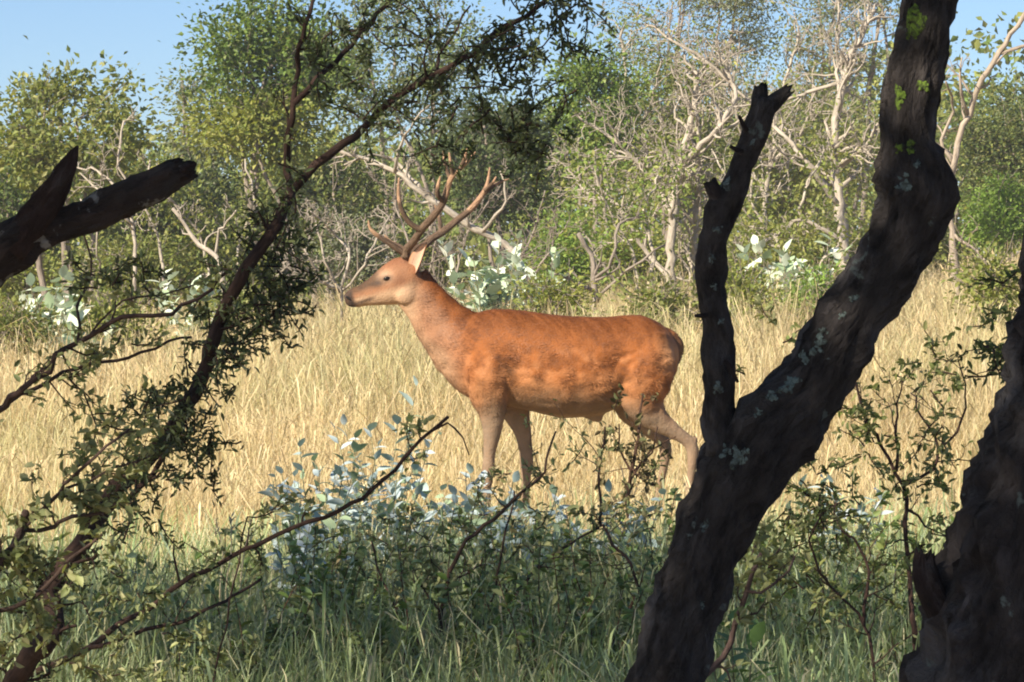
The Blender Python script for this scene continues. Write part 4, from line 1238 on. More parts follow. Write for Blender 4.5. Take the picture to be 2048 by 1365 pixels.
def forked_tree():
    rng = np.random.default_rng(301)
    d = 6.0
    main = [(1365, 1256, 1405), (1300, 1278, 1425), (1222, 1307, 1450), (1104, 1344, 1484), (1040, 1358, 1520), (987, 1370, 1556), (930, 1395, 1600), (889, 1418, 1632), (822, 1478, 1680), (756, 1549, 1714), (683, 1593, 1754), (610, 1648, 1800),
            (537, 1696, 1846), (470, 1730, 1880), (429, 1742, 1897), (390, 1752, 1910), (331, 1757, 1893), (273, 1760, 1872), (195, 1768, 1875), (97, 1784, 1892), (0, 1807, 1912), (-90, 1826, 1930)]
    path, rad = trunk_path(main, d)
    # down to the ground, and on up to the crown
    g = np.array((path[0][0] - 0.22, d + 0.05, float(ground_z(path[0][0], d)) - 0.05))
    low = catmull(np.array([np.append(g, 0.095), np.append(g * .45 + path[0] * .55 + np.array((-0.02, 0, 0)), 0.078), np.append(path[0], rad[0])]), 0.03)
    top = catmull(np.array([np.append(path[-1], rad[-1]), (0.80, 6.0, 2.7, 0.05), (0.6, 5.8, 3.5, 0.042), (0.0, 5.4, 4.4, 0.03)]), 0.05)
    base = g
    root = thing("forked_tree", "dark lichen-spotted forked trunk with one broken upright limb, in the shade", "tree", base)
    mb = MB()
    full = np.vstack([low[:-1, :3], path, top[1:, :3]]); fr = np.concatenate([low[:-1, 3], rad, top[1:, 3]])
    # knot on the right side where the trunk bends
    tb = tube(mb, full, fr, 72, (1, 1, 1), rng, 0.075, ridges=0.42)
    limb_rows = [(905, 1408, 1490), (850, 1404, 1470), (822, 1405, 1466), (756, 1406, 1472), (665, 1406, 1468), (610, 1398, 1453), (537, 1389, 1450), (480, 1398, 1460), (429, 1411, 1479), (390, 1428, 1492), (331, 1457, 1511), (273, 1480, 1532), (235, 1492, 1548), (214, 1499, 1556), (200, 1504, 1562)]
    p2, r2 = trunk_path(limb_rows, d - 0.02, 0.015)
    tl = MB()
    t2 = tube(tl, p2, r2, 48, (1, 1, 1), rng, 0.09, ridges=0.42)
    # two broken prongs at its top, ragged ends
    for pts, w in (([(1522, 225), (1521, 195), (1523, 172)], (38, 36, 26)), ([(1530, 222), (1555, 200), (1580, 178)], (38, 32, 22))):
        q = catmull(np.array([P(x, y, d - 0.02) for x, y in pts]), 0.012)
        tube(tl, q, np.interp(np.linspace(0, 1, len(q)), (0, .5, 1), np.array(w) / (FPX / d) / 2), 22, (1, 1, 1), rng, 0.16, ridges=0.1, jag=0.012)
    # side stub
    q = catmull(np.array([P(x, y, d - 0.03) for x, y in ((1450, 410), (1432, 388), (1421, 362))]), 0.01)
    tube(tl, q, np.interp(np.linspace(0, 1, len(q)), (0, .6, 1), np.array((34, 30, 27)) / (FPX / d) / 2), 16, (0.8, 0.7, 0.7), rng, 0.16, jag=0.006)
    for (x0, y0, x1, y1) in ((1484, 305, 1460, 293), (1492, 262, 1478, 232), (1452, 720, 1476, 765), (1414, 632, 1390, 632)):
        tube(tl, catmull(np.array([P(x0, y0, d - .05), P(x1, y1, d - .06)]), 0.01), np.linspace(0.006, 0.003, len(catmull(np.array([P(x0, y0, d - .05), P(x1, y1, d - .06)]), 0.01))), 6, (.7, .6, .6))
    trunk_o = mb.build("trunk", BARK_DARK, root, base, smooth=True)
    limb_o = tl.build("broken_limb", BARK_DARK, root, base, smooth=True)
    Lm = tb['L'][-1]

    def at_y(tbx, px, py, dd):
        q = P(px, py, dd)
        i = int(np.argmin(np.linalg.norm(tbx['path'] - q, axis=1)))
        # angle of the wanted side offset
        v = q - tbx['path'][i]; w = float(v @ tbx['W'][i]); r = tbx['rr'][i].mean()
        return tbx['L'][i] / tbx['L'][-1], math.asin(np.clip(w / r, -0.92, 0.92))
    GREENL = (0.13, 0.20, 0.035); PALEL = (0.15, 0.195, 0.185)
    for (px, py, r, c) in ((1832, 40, .020, GREENL), (1818, 70, .013, GREENL), (1840, 182, .012, GREENL), (1795, 200, .016, GREENL), (1812, 298, .010, GREENL), (1792, 300, .008, GREENL), (1800, 372, .016, PALEL),
                           (1826, 335, .006, PALEL), (1632, 690, .014, PALEL), (1602, 720, .012, PALEL), (1575, 760, .016, PALEL), (1548, 790, .009, PALEL), (1620, 708, .009, PALEL), (1640, 665, .008, PALEL), (1462, 918, .020, PALEL),
                           (1448, 900, .010, PALEL), (1677, 632, .008, PALEL), (1705, 592, .008, PALEL), (1510, 830, .007, PALEL), (1405, 1055, .008, PALEL), (1398, 1210, .006, PALEL), (1560, 775, .007, PALEL)):
        t, th = at_y(tb, px, py, d)
        lichen_cluster(trunk_o, base, tb, t, th, r, rng, LICHEN, c)
    for (px, py, r) in ((1446, 378, .012), (1430, 390, .008), (1430, 470, .008), (1440, 650, .006), (1420, 520, .007), (1500, 290, .006), (1432, 780, .010), (1425, 580, .006)):
        t, th = at_y(t2, px, py, d)
        lichen_cluster(limb_o, base, t2, t, th, r, rng, LICHEN, (0.15, 0.185, 0.18))
    lf = MB(); wd = MB()
    crown_mass(lf, wd, rng, (-0.4, 4.6, 5.3), 2.9, 2.6, 1.0, 80, 6500, 0.11, 0.30, GREEN, [full[-1], full[-6]])
    wd.build("upper_branch", BARK_DARK, root, base, kind="stuff")
    lf.build("crown", LEAF, root, base, kind="stuff")


forked_tree()


def thick_tree():
    rng = np.random.default_rng(302)
    d = 5.2
    rows = [(1500, 1782, 2100), (1365, 1828, 2130), (1261, 1862, 2155), (1180, 1882, 2172), (1104, 1899, 2190), (1040, 1925, 2205), (987, 1945, 2215), (940, 1963, 2225), (866, 1983, 2240), (793, 2006, 2258), (665, 2022, 2275), (555, 2044, 2290), (400, 2080, 2310), (200, 2140, 2360), (0, 2200, 2400), (-200, 2260, 2440)]
    path, rad = trunk_path(rows, d)
    g = np.array((path[0][0] - 0.15, d + 0.03, float(ground_z(path[0][0], d)) - 0.05))
    low = catmull(np.array([np.append(g, 0.17), np.append(g * .5 + path[0] * .5, 0.14), np.append(path[0], rad[0])]), 0.03)
    top = catmull(np.array([np.append(path[-1], rad[-1]), (1.0, 5.1, 3.0, 0.07), (0.9, 4.6, 4.2, 0.05)]), 0.06)
    root = thing("thick_tree", "thick dark furrowed trunk with a short broken stub, cut by the picture's edge", "tree", g)
    mb = MB()
    full = np.vstack([low[:-1, :3], path, top[1:, :3]])
    tube(mb, full, np.concatenate([low[:-1, 3], rad, top[1:, 3]]), 80, (0.9, 0.88, 0.9), rng, 0.085, ridges=0.5)
    mb.build("trunk", BARK_DARK, root, g, smooth=True)
    st = MB()
    q = catmull(np.array([P(x, y, d + e) for x, y, e in ((1915, 1275, .03), (1870, 1200, -.02), (1850, 1145, -.03), (1850, 1106, -.03))]), 0.012)
    tube(st, q, np.interp(np.linspace(0, 1, len(q)), (0, .5, .85, 1), np.array((84, 60, 54, 40)) / (FPX / d) / 2), 26, (0.55, 0.42, 0.42), rng, 0.2, ridges=0.15, jag=0.014)
    st.build("broken_stub", BARK_DARK, root, g, smooth=True)
    lf = MB(); wd = MB()
    crown_mass(lf, wd, rng, (2.0, 4.2, 5.2), 2.6, 2.6, 1.1, 60, 4000, 0.11, 0.3, GREEN, [full[-1], full[-5]])
    wd.build("upper_branch", BARK_DARK, root, g, kind="stuff")
    lf.build("crown", LEAF, root, g, kind="stuff")


thick_tree()


def broken_tree():
    rng = np.random.default_rng(303)
    d = 4.6
    pm = FPX / d
    base = np.array((-1.35, d, -0.05))
    root = thing("broken_branch_tree", "black weathered tree limb ending in two broken prongs, reaching in from the edge", "tree", base)
    trunk = MB()
    tp = catmull(np.array([(-1.35, d, -0.05, .15), (-1.28, d, .6, .12), (-1.12, d, 1.1, .105), (-1.02, d, 1.8, .095), (-1.15, d - .1, 2.8, .08), (-1.6, d - .4, 4.0, .06)]), 0.03)
    tube(trunk, tp[:, :3], tp[:, 3], 30, (1, 1, 1), rng, 0.09)
    trunk.build("trunk", BARK_BLACK, root, base, smooth=True)
    # the broken limb: from the trunk up to the crotch, then two prongs
    lb = MB()
    pts = [(-680, 660, 140), (-420, 640, 130), (-200, 600, 112), (-80, 560, 104), (0, 510, 100), (50, 475, 98), (100, 460, 64), (160, 440, 66), (230, 408, 70), (290, 383, 70), (330, 362, 68), (356, 348, 60), (376, 339, 48)]
    q = catmull(np.array([np.append(P(x, y, d), w / pm / 2) for x, y, w in pts]), 0.012)
    tube(lb, q[:, :3], q[:, 3], 40, (1, 1, 1), rng, 0.15, ridges=0.45, jag=0.016)
    pts = [(20, 500, 80), (60, 452, 74), (92, 408, 62), (118, 364, 50), (138, 330, 36), (150, 305, 18), (156, 292, 5)]
    q = catmull(np.array([np.append(P(x, y, d - 0.01), w / pm / 2) for x, y, w in pts]), 0.012)
    tube(lb, q[:, :3], q[:, 3], 30, (1.0, 0.8, 0.75), rng, 0.25, ridges=0.5)
    for pts in (((365, 345, 30), (382, 334, 20), (391, 325, 8)), ((360, 350, 30), (378, 348, 20), (389, 342, 8)), ((340, 345, 30), (352, 328, 18), (358, 318, 6))):
        q = catmull(np.array([np.append(P(x, y, d - 0.01), w / pm / 2) for x, y, w in pts]), 0.006)
        tube(lb, q[:, :3], q[:, 3], 12, (0.8, 0.7, 0.7), rng, 0.2)
    lb.build("broken_limb", BARK_BLACK, root, base, smooth=True)
    lf = MB(); wd = MB()
    crown_mass(lf, wd, rng, (-3.6, 4.6, 5.0), 2.9, 2.6, 1.2, 80, 5200, 0.11, 0.3, GREEN, [tp[-1, :3], tp[-4, :3]])
    wd.build("upper_branch", BARK_BLACK, root, base, kind="stuff")
    lf.build("crown", LEAF, root, base, kind="stuff")


broken_tree()


def shade_tree(label, x, y, h, rx, ry, seed, n=17000):
    rng = np.random.default_rng(seed)
    base = np.array((x, y, -0.05))
    root = thing("shade_tree", label, "tree", base)
    mb = MB()
    tp = catmull(np.array([(x, y, -.05, .16), (x + .1, y, 1.3, .12), (x - .05, y + .1, 2.8, .09), (x + .1, y, h - .6, .05)]), 0.08)
    tube(mb, tp[:, :3], tp[:, 3], 16, (1, 1, 1), rng, 0.1)
    mb.build("trunk", BARK_DARK, root, base, smooth=True)
    lf = MB(); wd = MB()
    crown_mass(lf, wd, rng, (x, y, h), rx, ry, 1.15, 100, n, 0.11, 0.3, GREEN, [tp[-1, :3], tp[-8, :3]])
    wd.build("upper_branch", BARK_DARK, root, base, kind="stuff")
    lf.build("crown", LEAF, root, base, kind="stuff")


shade_tree("leafy tree off to the side whose crown shades the near grass", -5.4, 7.6, 5.2, 2.9, 2.3, 311, 5000)
shade_tree("leafy tree beside the photographer that shades the near trunks", -3.4, 1.2, 5.0, 2.8, 2.4, 312, 8000)


# ------------------------------------------------------------------ slender leaning tree and near shrubs
FINE = [(0.075, 0.105, 0.045), (0.11, 0.14, 0.06), (0.06, 0.08, 0.045), (0.15, 0.175, 0.07), (0.10, 0.115, 0.08)]
FINE2 = [(0.24, 0.28, 0.11), (0.31, 0.33, 0.15), (0.17, 0.20, 0.09), (0.38, 0.37, 0.19)]


def twig_plant(name, label, cat, d, limbs, clumps, seed, leaf=(0.024, 0.45), pal=FINE, per_m=26, side=0.16, levels=2, ground=True, bark=None, leaf_per_tip=9, jit=0.05, wood_col=(1, 1, 1), sig=0.022, base_px=None, group=None, detail=True, dens=0.5):
    """slender plant: limbs [(photo polyline, w0, w1)], random side twigs with leaves, and extra leaf clumps [(px, py, r_px, n)]"""
    rng = np.random.default_rng(seed)
    pm = FPX / d
    first = px_path(limbs[0][0][:2], d, 0, rng)[0]
    g = np.array((first[0] if base_px is None else (base_px - 1024) / pm, d, 0.0)); g[2] = float(ground_z(g[0], d)) - 0.02
    root = thing(name, label, cat, g, group)
    wood = MB(); tw = MB(); lf = MB(); tips = []; tdir = []
    for li, (pts, w0, w1) in enumerate(limbs):
        path = px_path(pts, d, jit, rng, 0.04)
        if li:
            path = attach(path, done, g, 0.045)
        rad = np.linspace(w0, w1, len(path)) / pm / 2
        if li == 0 and ground and path[0][2] > g[2] + 0.05:
            lo = catmull(np.array([g, g * .5 + path[0] * .5 + np.array((0.02, 0, 0)), path[0]]), 0.05)
            path = np.vstack([lo[:-1], path]); rad = np.concatenate([np.linspace(rad[0] * 1.25, rad[0], len(lo) - 1), rad])
        done = [path] if li == 0 else done + [path]
        path = path + np.vstack([np.zeros(3), rng.normal(0, 0.0032, (len(path) - 1, 3))])
        tube(wood, path, rad, 10 if w0 > 20 else 6, wood_col, rng, 0.16)
        Lp = np.linalg.norm(np.diff(path, axis=0), axis=1).sum()
        out = sprout(rng, path, rad, int(Lp * per_m), side, 0.9, levels, [], 0.28, (0, 0, 0.04), 0.1, 5, 0.6, 0.45, 3, 0.0011)
        for q, rq, lv in out:
            rq = np.minimum(rq, 0.004)
            tube(tw, q, rq, 4, wood_col, cap=False)
            for t in range(1, len(q)):
                tips.append(q[t]); tdir.append(q[t] - q[t - 1])
    for (px, py, r, nn) in clumps:
        rm = r / pm
        for k in range(max(2, int(nn * dens) // 28)):
            c = P(px, py, d) + rng.normal(0, rm * 0.55, 3)
            q = wander(rng, c, rng.normal(0, 1, 3) + np.array((0, 0, -0.1)), rm * 0.7 + 0.05, 6, 0.22)
            tube(tw, q, np.linspace(0.0024, 0.0012, len(q)), 4, wood_col, cap=False)
            for m in range(28):
                t = rng.uniform(0, len(q) - 1); i = min(int(t), len(q) - 2)
                tips.append(q[i] + (q[i + 1] - q[i]) * (t - i)); tdir.append((q[i + 1] - q[i]) * 1.0)
    tips = np.array(tips); tdir = norm(np.array(tdir))
    n_side = len(tips)
    rep = rng.random(n_side) < min(1.0, leaf_per_tip / 6)
    idx = np.where(rep)[0]
    idx = np.repeat(idx, max(1, int(round(leaf_per_tip / 6))))
    n = len(idx)
    pos = tips[idx] + rng.normal(0, sig * 0.35, (n, 3))
    s = leaf[0] * rng.uniform(0.6, 1.3, n)
    dd = tdir[idx] * 0.6 + norm(rng.normal(0, 1, (n, 3)))
    leaves(lf, pos, dd, s, s * leaf[1], mixcol(rng, n, pal), rng, detail=detail, upbias=0.5)
    wood.build("stem", bark or BARK_RED, root, g, smooth=True)
    tw.build("twig_crown", bark or BARK_RED, root, g, kind="stuff")
    lf.build("foliage", LEAF_SMALL, root, g, kind="stuff")
    return root


MAIN = [(20, 1385), (34, 1356), (60, 1312), (90, 1290), (108, 1246), (97, 1190), (121, 1152), (159, 1092), (204, 1020), (234, 975), (272, 937), (325, 888), (362, 828), (386, 784), (414, 726), (427, 685), (444, 637), (472, 569), (513, 507), (554, 444), (581, 386)]
twig_plant("slender_leaning_tree", "slender dark tree leaning across the field with fine dark leaves", "tree", 8.4,
           [(MAIN, 46, 23),
            ([(581, 386), (632, 328), (709, 270), (754, 219), (805, 178), (873, 143), (928, 116), (969, 85), (1003, 51), (1054, 24), (1095, -5), (1180, -60)], 20, 9),
            ([(581, 386), (574, 342), (571, 290), (584, 205), (591, 137), (601, 68), (625, 0), (650, -60)], 17, 7),
            ([(584, 205), (615, 174), (683, 108), (737, 41), (774, 0), (820, -60)], 14, 7),
            ([(204, 1020), (249, 1001), (313, 925), (345, 870), (375, 810)], 16, 8),
            ([(873, 143), (880, 110), (905, 75), (940, 10)], 7, 4)],
           [(540, 520, 60, 500), (500, 590, 62, 600), (540, 640, 60, 420), (575, 560, 40, 300), (470, 700, 50, 300), (430, 640, 40, 250), (385, 740, 60, 420), (330, 800, 60, 420), (300, 870, 65, 500), (250, 930, 65, 420), (400, 860, 50, 300), (390, 930, 55, 300),
            (240, 1010, 50, 250), (320, 1000, 50, 220), (140, 1160, 45, 200), (60, 1230, 55, 260), (50, 1130, 45, 200), (580, 480, 35, 200), (215, 560, 42, 300), (285, 565, 28, 150), (560, 350, 30, 140),
            (760, 150, 75, 320), (840, 90, 80, 320), (900, 190, 80, 400), (980, 150, 80, 400), (1050, 110, 75, 360), (1120, 60, 70, 360), (1090, 180, 65, 320), (960, 250, 65, 320), (1040, 240, 65, 380), (1150, 20, 60, 300), (700, 60, 60, 220), (860, 260, 60, 260), (1030, 320, 45, 280), (740, 220, 45, 160), (1000, 30, 60, 300), (650, 120, 45, 160), (1100, 270, 40, 200)],
           401, leaf=(0.021, 0.36), pal=FINE, per_m=9, side=0.12, leaf_per_tip=5.5, wood_col=(0.5, 0.45, 0.45), dens=0.72)

twig_plant("tangled_shrub", "thin-branched tangled shrub with grey twigs reaching in at the grass edge", "shrub", 9.0,
           [([(-60, 870), (0, 821), (44, 777), (96, 743), (113, 712), (154, 688), (205, 654), (246, 637), (301, 630), (345, 627), (362, 610), (420, 582), (455, 538)], 16, 6),
            ([(20, 800), (68, 777), (113, 756), (164, 729), (239, 719), (290, 702), (345, 681), (393, 671)], 10, 5),
            ([(167, 674), (174, 613), (188, 568), (195, 517), (184, 473)], 7, 4),
            ([(205, 654), (262, 600), (330, 590), (420, 560)], 5, 3),
            ([(113, 756), (160, 790), (190, 850), (185, 900)], 5, 3)],
           [(210, 540, 38, 200), (400, 600, 40, 160), (180, 700, 40, 130), (300, 700, 45, 160), (260, 790, 45, 160), (230, 850, 40, 140), (420, 640, 40, 150)], 402, leaf=(0.024, 0.5), pal=FINE2, per_m=10, side=0.13, wood_col=(0.75, 0.7, 0.75), leaf_per_tip=5, base_px=-160)

twig_plant("dark_stubby_shrub", "dark shrub with a short cut stub at the foot of the slender leaning tree", "shrub", 8.0,
           [([(-30, 1180), (0, 1129), (26, 1095), (45, 1061), (48, 1027)], 26, 17),
            ([(42, 1088), (94, 1065), (125, 1042), (196, 1031), (250, 1010)], 11, 6),
            ([(64, 1039), (113, 993), (140, 959), (189, 918), (211, 895), (260, 860)], 10, 5),
            ([(121, 990), (174, 963), (242, 933), (290, 920)], 8, 4),
            ([(-10, 1240), (60, 1200), (130, 1130), (190, 1080)], 12, 6)],
           [(60, 1150, 55, 220), (30, 1220, 60, 260), (100, 1100, 40, 150), (20, 1300, 60, 240), (150, 1000, 35, 100), (210, 960, 40, 140), (120, 1330, 60, 220)], 403, leaf=(0.027, 0.6), pal=FINE2, per_m=12, side=0.12, leaf_per_tip=6)

twig_plant("arching_twig_shrub", "low shrub with a long bare twig arching up towards the stag's forelegs", "shrub", 9.6,
           [([(40, 1375), (64, 1356), (120, 1325), (174, 1296), (242, 1246), (302, 1216), (359, 1167), (434, 1133), (491, 1099), (559, 1069), (619, 1046), (702, 1012), (742, 978), (791, 937), (828, 895), (859, 865), (897, 832)], 14, 7),
            ([(174, 1297), (226, 1288), (287, 1265), (351, 1250), (427, 1216), (476, 1186), (517, 1163)], 11, 6),
            ([(494, 1037), (530, 1028), (559, 1020), (585, 1000)], 6, 3),
            ([(859, 865), (895, 850), (925, 880), (940, 910)], 6, 3),
            ([(359, 1167), (350, 1130), (342, 1110), (346, 1080)], 6, 3)],
           [(200, 1240, 60, 200), (270, 1200, 55, 200), (330, 1320, 70, 260), (230, 1330, 60, 240), (430, 1300, 70, 220), (280, 1160, 40, 120)], 404, leaf=(0.026, 0.5), pal=FINE2, per_m=5, side=0.16, leaf_per_tip=6, wood_col=(0.6, 0.52, 0.5))

twig_plant("thin_leafy_shrub", "thin brown-stemmed leafy shrub in front of the stag's legs", "shrub", 12.0,
           [([(885, 1260), (881, 1227), (904, 1141), (934, 1084), (1002, 1027), (1025, 1001), (1089, 948), (1093, 918), (1111, 861)], 11, 4),
            ([(1003, 1260), (1021, 1220), (1040, 1178), (1080, 1130), (1123, 1099), (1202, 1054)], 9, 5),
            ([(1202, 1054), (1202, 1039), (1198, 975), (1206, 907), (1213, 858)], 7, 4),
            ([(1274, 1190), (1274, 1171), (1262, 1126), (1228, 1088), (1206, 1050)], 8, 5),
            ([(960, 1300), (990, 1180), (1010, 1080), (1030, 980)], 7, 4),
            ([(820, 1330), (800, 1230), (760, 1150), (745, 1080)], 7, 3)],
           [(900, 1050, 55, 260), (960, 1000, 50, 220), (1010, 960, 45, 200), (1060, 1060, 55, 240), (1120, 980, 50, 200), (1150, 920, 45, 160), (830, 1050, 60, 260), (780, 1120, 60, 260), (870, 1140, 60, 280), (950, 1150, 60, 260), (1230, 1000, 45, 220), (1290, 1010, 50, 260),
            (1300, 1060, 45, 220), (1180, 1090, 45, 160), (760, 1020, 45, 160), (690, 1090, 55, 200), (1280, 1150, 40, 160), (1000, 1100, 50, 200)], 405, leaf=(0.027, 0.48), pal=FINE2 + [(0.42, 0.33, 0.16)], per_m=9, side=0.24, leaf_per_tip=3.4, dens=0.36, wood_col=(0.8, 0.72, 0.65))

twig_plant("reddish_twig_shrub", "small reddish-brown twiggy shrub before the stag's hind legs", "shrub", 15.0,
           [([(1255, 1010), (1259, 963), (1270, 907), (1278, 850), (1286, 788)], 10, 4),
            ([(1259, 963), (1290, 910), (1330, 880), (1350, 870)], 6, 3),
            ([(1262, 950), (1240, 900), (1236, 850)], 6, 3),
            ([(1262, 940), (1300, 900), (1310, 850)], 5, 3)],
           [(1262, 905, 40, 110), (1240, 890, 35, 60), (1265, 960, 40, 120)], 406, leaf=(0.034, 0.55), pal=[(0.12, 0.09, 0.045), (0.16, 0.13, 0.06), (0.10, 0.11, 0.04)], per_m=13, side=0.13, leaf_per_tip=3, wood_col=(0.9, 0.75, 0.6))

twig_plant("open_twig_shrub", "open thin-twigged shrub between the forked and the thick dark trunk", "shrub", 9.5,
           [([(1832, 1290), (1828, 1261), (1820, 1180), (1816, 1104), (1812, 1042), (1816, 999), (1793, 944), (1762, 889), (1734, 838), (1710, 756)], 13, 5),
            ([(1793, 940), (1801, 869), (1798, 852), (1813, 756)], 8, 3),
            ([(1820, 987), (1875, 948), (1887, 901), (1852, 838), (1830, 790)], 8, 3),
            ([(1820, 1018), (1860, 1057), (1900, 1075)], 7, 3),
            ([(1740, 1275), (1714, 1230), (1671, 1183), (1640, 1144), (1620, 1081), (1640, 1030)], 9, 4),
            ([(1718, 1240), (1718, 1206), (1722, 1136), (1711, 1085), (1663, 1038), (1660, 990)], 8, 3),
            ([(1885, 905), (1930, 870), (1950, 800), (1930, 720)], 6, 3)],
           [(1720, 890, 40, 200), (1740, 870, 35, 140), (1690, 830, 40, 110), (1860, 780, 50, 130), (1900, 740, 50, 150), (1960, 700, 45, 170), (1880, 850, 55, 160), (1770, 980, 50, 120), (1640, 960, 50, 220), (1600, 1020, 50, 240), (1630, 1060, 45, 200), (1580, 1100, 45, 200), (1680, 1000, 40, 120),
            (1550, 1150, 40, 160), (1700, 1080, 40, 110), (1900, 960, 45, 140), (1850, 1080, 45, 140), (1760, 1180, 50, 130), (1610, 1200, 55, 200), (1990, 640, 35, 90), (1560, 690, 40, 60), (1520, 760, 35, 70)], 407, leaf=(0.025, 0.45), pal=FINE2 + OLIVE, per_m=11, side=0.18, leaf_per_tip=4, dens=0.7, wood_col=(0.75, 0.65, 0.65))

twig_plant("grey_twig", "straight grey sapling leaning on the forked dark trunk", "sapling", 7.2,
           [([(1385, 1380), (1397, 1363), (1444, 1312), (1471, 1249), (1491, 1183), (1518, 1104)], 16, 8), ([(1491, 1183), (1540, 1150), (1575, 1100)], 7, 4)],
           [(1545, 1140, 35, 110), (1515, 1060, 30, 80)], 408, leaf=(0.024, 0.5), pal=FINE2, per_m=8, side=0.12, wood_col=(1.2, 1.2, 1.3), leaf_per_tip=5)

twig_plant("overhanging_twig_tree", "thin dark twigs hanging into view along the thick trunk", "sapling", 6.8,
           [([(2090, 770), (2048, 690), (2020, 690), (1975, 700), (1930, 705)], 6, 2), ([(2040, 760), (2000, 740), (1960, 750)], 5, 2), ([(2060, 590), (2020, 570), (1960, 580)], 5, 2)],
           [(1990, 690, 24, 56), (1990, 745, 20, 40), (1995, 572, 14, 28)], 409, leaf=(0.022, 0.34), pal=DARKG, per_m=9, side=0.06, leaf_per_tip=4, base_px=2150)

# low leafy forbs in the shaded foreground
for i, (px, d, h, ns) in enumerate(((470, 11.2, 0.5, 9), (640, 11.6, 0.52, 9), (760, 11.0, 0.45, 9), (900, 11.3, 0.5, 9), (1060, 11.0, 0.46, 8), (1180, 11.5, 0.5, 9), (560, 12.6, 0.5, 8), (840, 12.8, 0.55, 9), (1010, 12.6, 0.52, 8), (1130, 12.9, 0.5, 8), (350, 12.2, 0.45, 8), (1560, 11.6, 0.5, 9), (1680, 11.2, 0.4, 8), (1480, 12.4, 0.5, 8), (180, 11.6, 0.45, 8), (1780, 12.2, 0.45, 7), (260, 13.2, 0.4, 7), (100, 12.4, 0.45, 9), (420, 13.4, 0.4, 8), (520, 11.0, 0.42, 9), (700, 12.2, 0.5, 9), (940, 12.0, 0.5, 9), (1230, 12.2, 0.55, 9), (1290, 13.2, 0.5, 8), (1530, 13.2, 0.5, 9), (1620, 12.4, 0.55, 9), (1740, 11.6, 0.45, 9), (1640, 13.6, 0.5, 8), (1830, 12.8, 0.5, 8), (1120, 11.9, 0.45, 8), (600, 13.6, 0.45, 8))):
    rng = np.random.default_rng(500 + i)
    bx = (px - 1024) / FPX * d
    base = np.array((bx, d, float(ground_z(bx, d)) - 0.02))
    root = thing("leafy_forb", "knee-high green leafy weed in the shaded grass", "plant", base, "green weeds in the shaded grass")
    st = MB(); lf = MB()
    for s in range(ns):
        a = rng.uniform(0, 6.283)
        q = wander(rng, base, (math.cos(a) * .5, math.sin(a) * .5, 1), h * rng.uniform(.6, 1.3), 8, 0.12, (0, 0, .05))
        tube(st, q, np.linspace(0.0035, 0.0015, len(q)), 4, (1.2, 1.0, .7), cap=False)
        n = 46
        t = rng.uniform(1.5, len(q) - 1.01, n); k = t.astype(int)
        pos = q[k] + (q[k + 1] - q[k]) * (t - k)[:, None]
        sz = rng.uniform(0.022, 0.052, n)
        leaves(lf, pos, rng.normal(0, 1, (n, 3)) * (1, 1, .5) + (0, 0, .2), sz, sz * .5, mixcol(rng, n, FINE2 + GREEN + [(0.34, 0.42, 0.30), (0.24, 0.34, 0.17), (0.28, 0.36, 0.13)]), rng, detail=True)
    st.build("stem", BARK_RED, root, base, kind="stuff")
    lf.build("foliage", LEAF_SMALL, root, base, kind="stuff")

# bright broad leaves at the foot of the forked trunk
BRT_ME = []
for i, (c, l) in enumerate((((0.20, 0.30, 0.12), 1.0), ((0.15, 0.25, 0.09), 1.1))):
    me = leaf_mesh("broad_leaf", 0.085 * l, 0.034 * l, c, droop=0.1); me.materials.append(LEAF); BRT_ME.append(me)
big_leaf_plant("broad_leaved_sprig", "sprig of broad light-green leaves at the foot of the forked trunk", "plant", 1475, 9.4, 0.62, 0.12, 3, 9, BRT_ME, 601, 0.004, low=0.6)

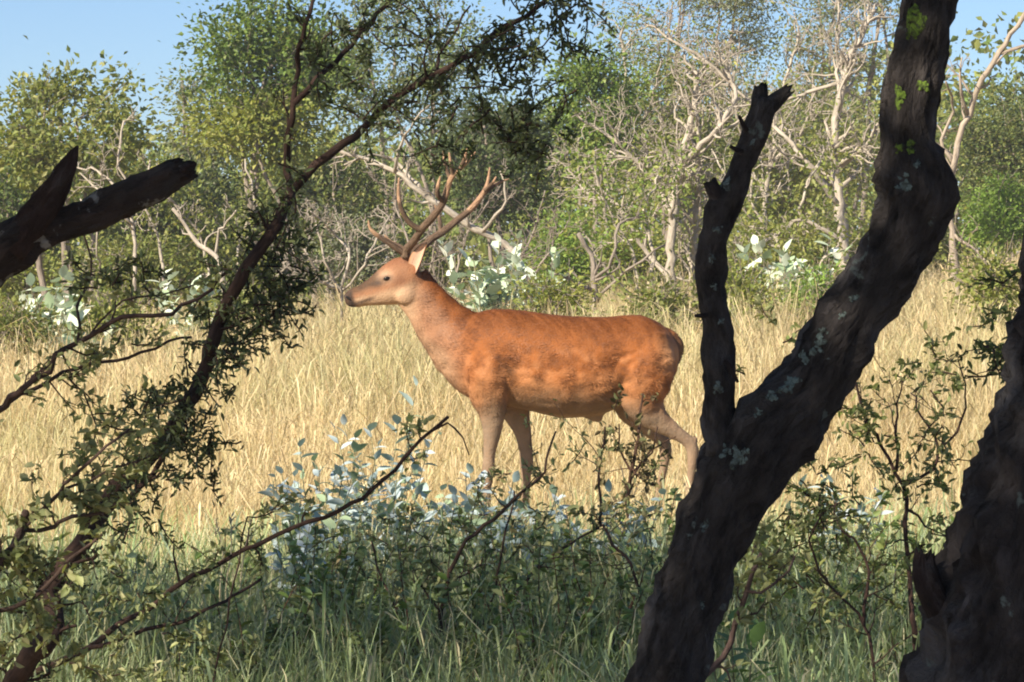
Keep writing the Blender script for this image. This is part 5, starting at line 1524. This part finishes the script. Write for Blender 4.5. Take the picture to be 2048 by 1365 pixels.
# long pale dry stalks standing up from the shaded grass
rng = np.random.default_rng(640)
for (x0, y0, x1, y1) in ((700, 1400, 640, 1225), (715, 1400, 712, 1290), (840, 1400, 848, 1270), (905, 1390, 890, 1205), (1010, 1380, 1000, 1190), (1020, 1390, 1045, 1200), (1150, 1400, 1165, 1230), (440, 1180, 432, 1040), (452, 1180, 462, 1035), (480, 1190, 500, 1050), (1600, 1390, 1585, 1220), (1725, 1390, 1740, 1240)):
    d = 11.4 if y1 > 1100 else 13.0
    q = [P(x0, y0, d), P((x0 + x1) / 2 + rng.normal(0, 5), (y0 + y1) / 2, d + 0.03), P(x1, y1, d + 0.05)]
    g = np.array((q[0][0], q[0][1], float(ground_z(q[0][0], q[0][1])) - 0.01))
    path = catmull([g] + [p for p in q if p[2] > g[2] + 0.05], 0.04)
    mb = MB(); tube(mb, path, np.linspace(0.0042, 0.0022, len(path)), 5, (0.62, 0.54, 0.36), cap=True)
    tip = path[-1]; n = 10
    mb2 = MB(); leaves(mb2, np.repeat(tip[None], n, 0) - np.array((0, 0, 1)) * rng.uniform(0, 0.07, (n, 1)), rng.normal(0, .35, (n, 3)) + (0, 0, 1), np.full(n, 0.03), np.full(n, 0.008), np.full((n, 3), 0.0) + np.array((0.62, 0.52, 0.33)), rng)
    root = thing("dry_stalk", "tall pale dry grass stalk with a seed head in the shaded grass", "grass stalk", g, "pale dry stalks in the shaded grass")
    mb.build("stalk", GRASS_DRY, root, g); mb2.build("seed_head", GRASS_DRY, root, g, kind="stuff")

# ------------------------------------------------------------------ faint haze in the air
def build_haze():
    x0, x1, y0, y1, z0, z1 = -905, 905, -305, 1805, -1.3, 7.6
    V = np.array([(x, y, z) for x in (x0, x1) for y in (y0, y1) for z in (z0, z1)], float)
    F = np.array([(0, 1, 3, 2), (4, 6, 7, 5), (0, 4, 5, 1), (2, 3, 7, 6), (0, 2, 6, 4), (1, 5, 7, 3)])
    m = bpy.data.materials.new("haze_air"); m.use_nodes = True
    nt = m.node_tree; nt.nodes.clear()
    out = nt.nodes.new("ShaderNodeOutputMaterial"); v = nt.nodes.new("ShaderNodeVolumePrincipled")
    v.inputs["Color"].default_value = (0.95, 0.96, 1.0, 1); v.inputs["Density"].default_value = HAZE
    v.inputs["Anisotropy"].default_value = 0.2
    nt.links.new(v.outputs[0], out.inputs["Volume"])
    o = link("haze", new_mesh("haze", V, [F]), m, kind="stuff")
    o["label"] = "thin pale haze in the air over the field"


HAZE = 0.0011
build_haze()
